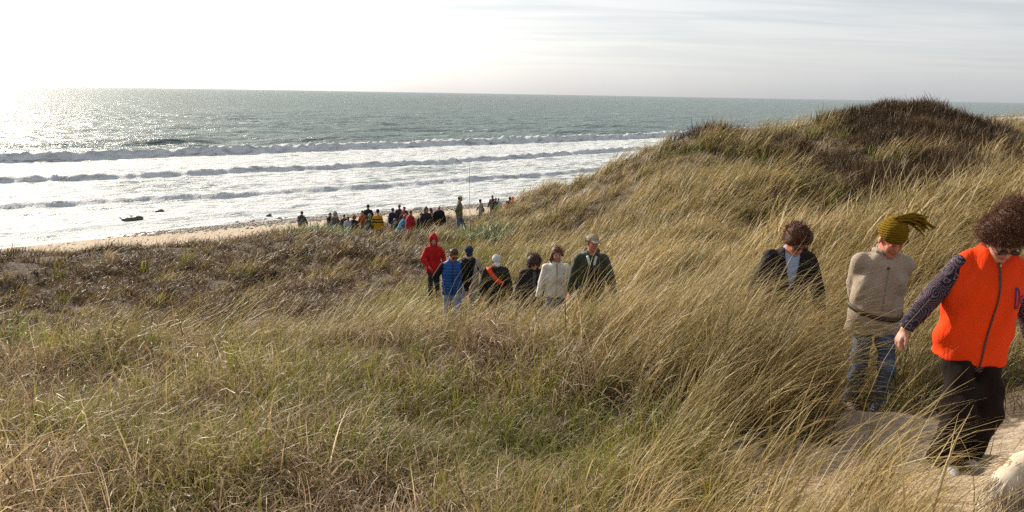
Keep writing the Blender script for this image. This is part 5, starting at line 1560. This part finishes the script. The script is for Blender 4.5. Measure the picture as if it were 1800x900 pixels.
# ------------------------------------------------------------------ the dog at the lower right
def dog():
    vox = .012
    D = 2.52; hp = at(1836, 852, D)
    off = RZ(rad(100)) @ np.array([0, .46, 0])
    gx_, gy_ = hp[0] - off[0], D - off[1]
    gz = float(height(gx_, gy_))
    hh = hp[2] - gz                                    # height of the top of the head above the sand
    k = 1.12
    F = Field()
    B_ = lambda x, y, z: np.array([x, y, z]) * k
    F.cone(B_(0, -.02, .36), B_(0, .42, .37), .125 * k, .105 * k, .03, M=np.eye(3), sq=(.85, 1, 1.05))
    F.cone(B_(0, -.06, .36), B_(0, -.17, .46), .105 * k, .080 * k, .04)
    F.ell(B_(0, -.22, .475), np.array([.082, .092, .078]) * k, .03)
    F.cone(B_(0, -.28, .455), B_(0, -.37, .430), .050 * k, .032 * k, .02)
    F.ell(B_(0, -.40, .440), np.array([.018, .012, .014]) * k, .004)
    for q in (-1, 1):
        F.chain([B_(.075 * q, -.19, .52), B_(.105 * q, -.19, .46), B_(.100 * q, -.20, .40)], [.022 * k, .030 * k, .018 * k], .015)
        y0 = -.03 + .05 * q
        F.chain([B_(.075 * q, .0, .33), B_(.078 * q, y0 + .01, .17), B_(.078 * q, y0, .04)], [.062 * k, .040 * k, .030 * k], .02)
        F.ell(B_(.078 * q, y0 - .03, .025), np.array([.034, .050, .024]) * k, .015)
        y1 = .42 - .05 * q
        F.chain([B_(.075 * q, .40, .34), B_(.08 * q, y1 - .07, .22), B_(.08 * q, y1 + .06, .13), B_(.08 * q, y1 + .04, .04)], [.085 * k, .055 * k, .032 * k, .028 * k], .02)
        F.ell(B_(.08 * q, y1 + .01, .025), np.array([.034, .050, .024]) * k, .015)
    F.chain([B_(0, .50, .42), B_(-.02, .57, .38), B_(-.02, .60, .27)], [.046 * k, .040 * k, .026 * k], .03)
    v, f = F.mesh(vox * .8)
    m, t, p, out = mat('cream_coat')
    oc = N(t, 'ShaderNodeTexCoord').outputs['Object']
    setin(t, p, 'Base Color', ramp(t, noise(t, oc, 9, 4), [(0.35, (.42, .31, .20)), (0.6, (.60, .51, .39))])); setin(t, p, 'Roughness', .8)
    root = link('dog', new_mesh('body', v, f, [m]), label='shaggy cream coloured dog with a red collar beside the sandy path', category='dog', loc=(gx_, gy_, gz - .005), rot=(0, 0, rad(100)))
    rs = np.random.RandomState(3)
    me = root.data
    nn = np.empty(len(me.vertices) * 3, np.float32); me.vertices.foreach_get('normal', nn); nn = nn.reshape(-1, 3)
    pk = rs.randint(0, len(v), 30000)
    d = nn[pk] * .45 + np.array([0, .25, -.8]) + rs.randn(len(pk), 3) * .16
    hv, hf = ribbons(rs, v[pk] - nn[pk] * .004, d, .060 * k, .0022, .16, 4, grav=.3)
    link('shaggy_coat', new_mesh('shaggy_coat', hv, hf, [m]), parent=root)
    a = np.linspace(0, 2 * math.pi, 25)
    c0 = B_(0, -.125, .425); n1 = nrm(B_(0, -.11, .10)); e1 = np.array([1.0, 0, 0]); e2 = np.cross(n1, e1)
    R_ = c0 + (np.cos(a)[:, None] * e1 + np.sin(a)[:, None] * e2) * .108 * k
    link('collar', new_mesh('collar', *tube(R_, np.full(25, .012)), [plain('red_collar', (.45, .015, .02), .5)]), parent=root)
    for q in (-1, 1):
        F = Field(); F.ell(B_(.034 * q, -.302, .495), np.array([.011, .010, .011]), .002)
        link('eye', new_mesh('eye', *F.mesh(.003), [plain('dog_eye', (.01, .006, .005), .1)]), parent=root)
    F = Field(); F.ell(B_(0, -.405, .442), np.array([.020, .014, .015]), .002)
    link('nose', new_mesh('nose', *F.mesh(.003), [plain('dog_nose', (.012, .010, .010), .3)]), parent=root)
    STANDS.append((gx_, gy_, .35))
dog()

# ------------------------------------------------------------------ rocks, shingle, silvery plants
m_rock, t, p, _ = mat('wet_rock')
oc = N(t, 'ShaderNodeTexCoord').outputs['Object']
nr = noise(t, oc, 3.5, 6, .65)
setin(t, p, 'Base Color', ramp(t, nr, [(0.35, (.030, .035, .022)), (0.6, (.085, .10, .055)), (0.75, (.19, .18, .14))])); setin(t, p, 'Roughness', .45)
bump(t, p, nr, .06, 1)
def rock_mesh(seed, sx, sy, sz, vox):
    rs = np.random.RandomState(seed); F = Field()
    F.ell((0, 0, 0), np.array([sx, sy, sz]) * .8, .1 * sx)
    for k in range(5):
        c_ = rs.uniform(-.5, .5, 3) * np.array([sx, sy, sz]); F.ell(c_, np.array([sx, sy, sz]) * rs.uniform(.35, .6), .12 * sx)
    return F.mesh(vox, lumps=.05 * sx, lfreq=5 / sx, seed=seed)
rocks = [(232, 388, .92, .70, .34, 'large green weeded boulder lying in the white wash'), (281, 373, .42, .34, .24, 'dark rock in the wash beyond the large green boulder'),
         (473, 381, .26, .24, .24, 'dark round rock at the edge of the wash, tallest of the shore rocks'), (416, 391, .26, .2, .10, 'low dark rock at the sand edge, nearest the green boulder'),
         (443, 391, .22, .2, .16, 'pale rock between two low dark rocks at the waterline'), (466, 386, .22, .18, .09, 'flat dark rock just below the round rock'),
         (489, 385, .32, .24, .12, 'long low rock right of the round rock'), (502, 384, .24, .2, .10, 'small dark rock at the right end of the shore rocks'),
         (732, 376, .50, .4, .26, 'pale rounded stone on the shingle behind the crimson jacket')]
for i, (px, py, sx_, sy_, sz_, lab) in enumerate(rocks):
    w = at_sea(px, py)
    zz = max(float(height(w[0], w[1])), 0.0)
    link('rock', new_mesh('rock', *rock_mesh(i, sx_ * 1.15, sy_ * 1.15, sz_ * 1.15, sx_ / 12), [m_rock if 'pale' not in lab else plain('pale_stone', (.42, .38, .32), .8)]), label=lab, category='rock', group='rocks along the waterline', loc=(w[0], w[1], zz + sz_ * .3))

peb_m = plain('shingle', (.26, .23, .20), .7)
def peb(name, seed, m): return bpy.data.objects.new(name, new_mesh(name, *rock_mesh(seed, .1, .085, .05, .02), [m]))
pebs = [peb('pebble', 40, plain('pebble_a', (.10, .09, .085), .7)), peb('pebble', 41, plain('pebble_b', (.34, .31, .27), .7)), peb('pebble', 42, plain('pebble_c', (.20, .155, .12), .7))]
rs = np.random.RandomState(21)
u_ = rs.uniform(12, 75, 16000); s_ = np.abs(rs.normal(2.2, 2.0, 16000)) + .1
v_ = W0(u_) - s_
px_, py_ = u_ * EU[0] + v_ * EV[0], u_ * EU[1] + v_ * EV[1]
k = rs.rand(len(u_)) < smooth(14, 30, u_) * (0.5 + .5 * smooth(-.3, .4, snoise(px_, py_, 4, 3)))
px_, py_ = px_[k], py_[k]
scatter('shingle', 'band of grey and brown shingle along the top of the wash', 'shingle', pebs, px_, py_, height(px_, py_), rs.uniform(-3, 3, (len(px_), 3)) * np.array([.1, .1, 1]), rs.uniform(.5, 1.9, len(px_)), 0 * px_, 5)
u_ = rs.uniform(-70, 70, 1500); v_ = W0(u_) - rs.uniform(2, 16, 1500)
px_, py_ = u_ * EU[0] + v_ * EV[0], u_ * EU[1] + v_ * EV[1]
scatter('beach_pebbles', 'scattered pebbles on the bare sand of the beach', 'pebbles', pebs, px_, py_, height(px_, py_), rs.uniform(-3, 3, (len(px_), 3)) * np.array([.1, .1, 1]), rs.uniform(.4, 1.1, len(px_)), 0 * px_, 6)

mats_sil = []
for i in range(3):
    v, f, s, b = tuft(200 + i, 150, (.20, .48), .030, .24, (.3, 1.2), .5, 3.0, segs=3, wind=.3)
    mats_sil.append(new_mesh('silvery_plant', v, f, [m_silver], {'along': s, 'blade': b}, smooth_shade=False))
clumps = [(842, 408, 33), (856, 400, 35), (868, 408, 33.5), (880, 398, 36), (893, 404, 34), (872, 420, 31), (888, 418, 31.5), (856, 418, 31.5), (900, 402, 34),
          (550, 402, 36), (585, 398, 37), (538, 406, 36), (600, 403, 36), (902, 412, 32.5)]
for i, (px, py, D) in enumerate(clumps):
    w = at(px, py, D)
    k_ = [0.9, 1.15, 1.0][i % 3]
    o = link('silvery_plant', mats_sil[i % 3], label=('silvery green leafy clump beside the path at the foot of the big dune' if px > 700 else 'silvery green leafy clump on the ridge in front of the beach crowd'), category='plant',
             group='silvery clumps by the path' if px > 700 else 'silvery clumps on the ridge', loc=(w[0], w[1], float(height(w[0], w[1])) - .02), rot=(0, 0, i * 1.3))
    o.scale = (k_ * 2.1, k_ * 1.9, k_ * 1.8)
    STANDS.append((w[0], w[1], .45))

STANDS.append((PATH_STANDS['blazer'][0] - .1, PATH_STANDS['blazer'][1] - .45, .38))
grow()
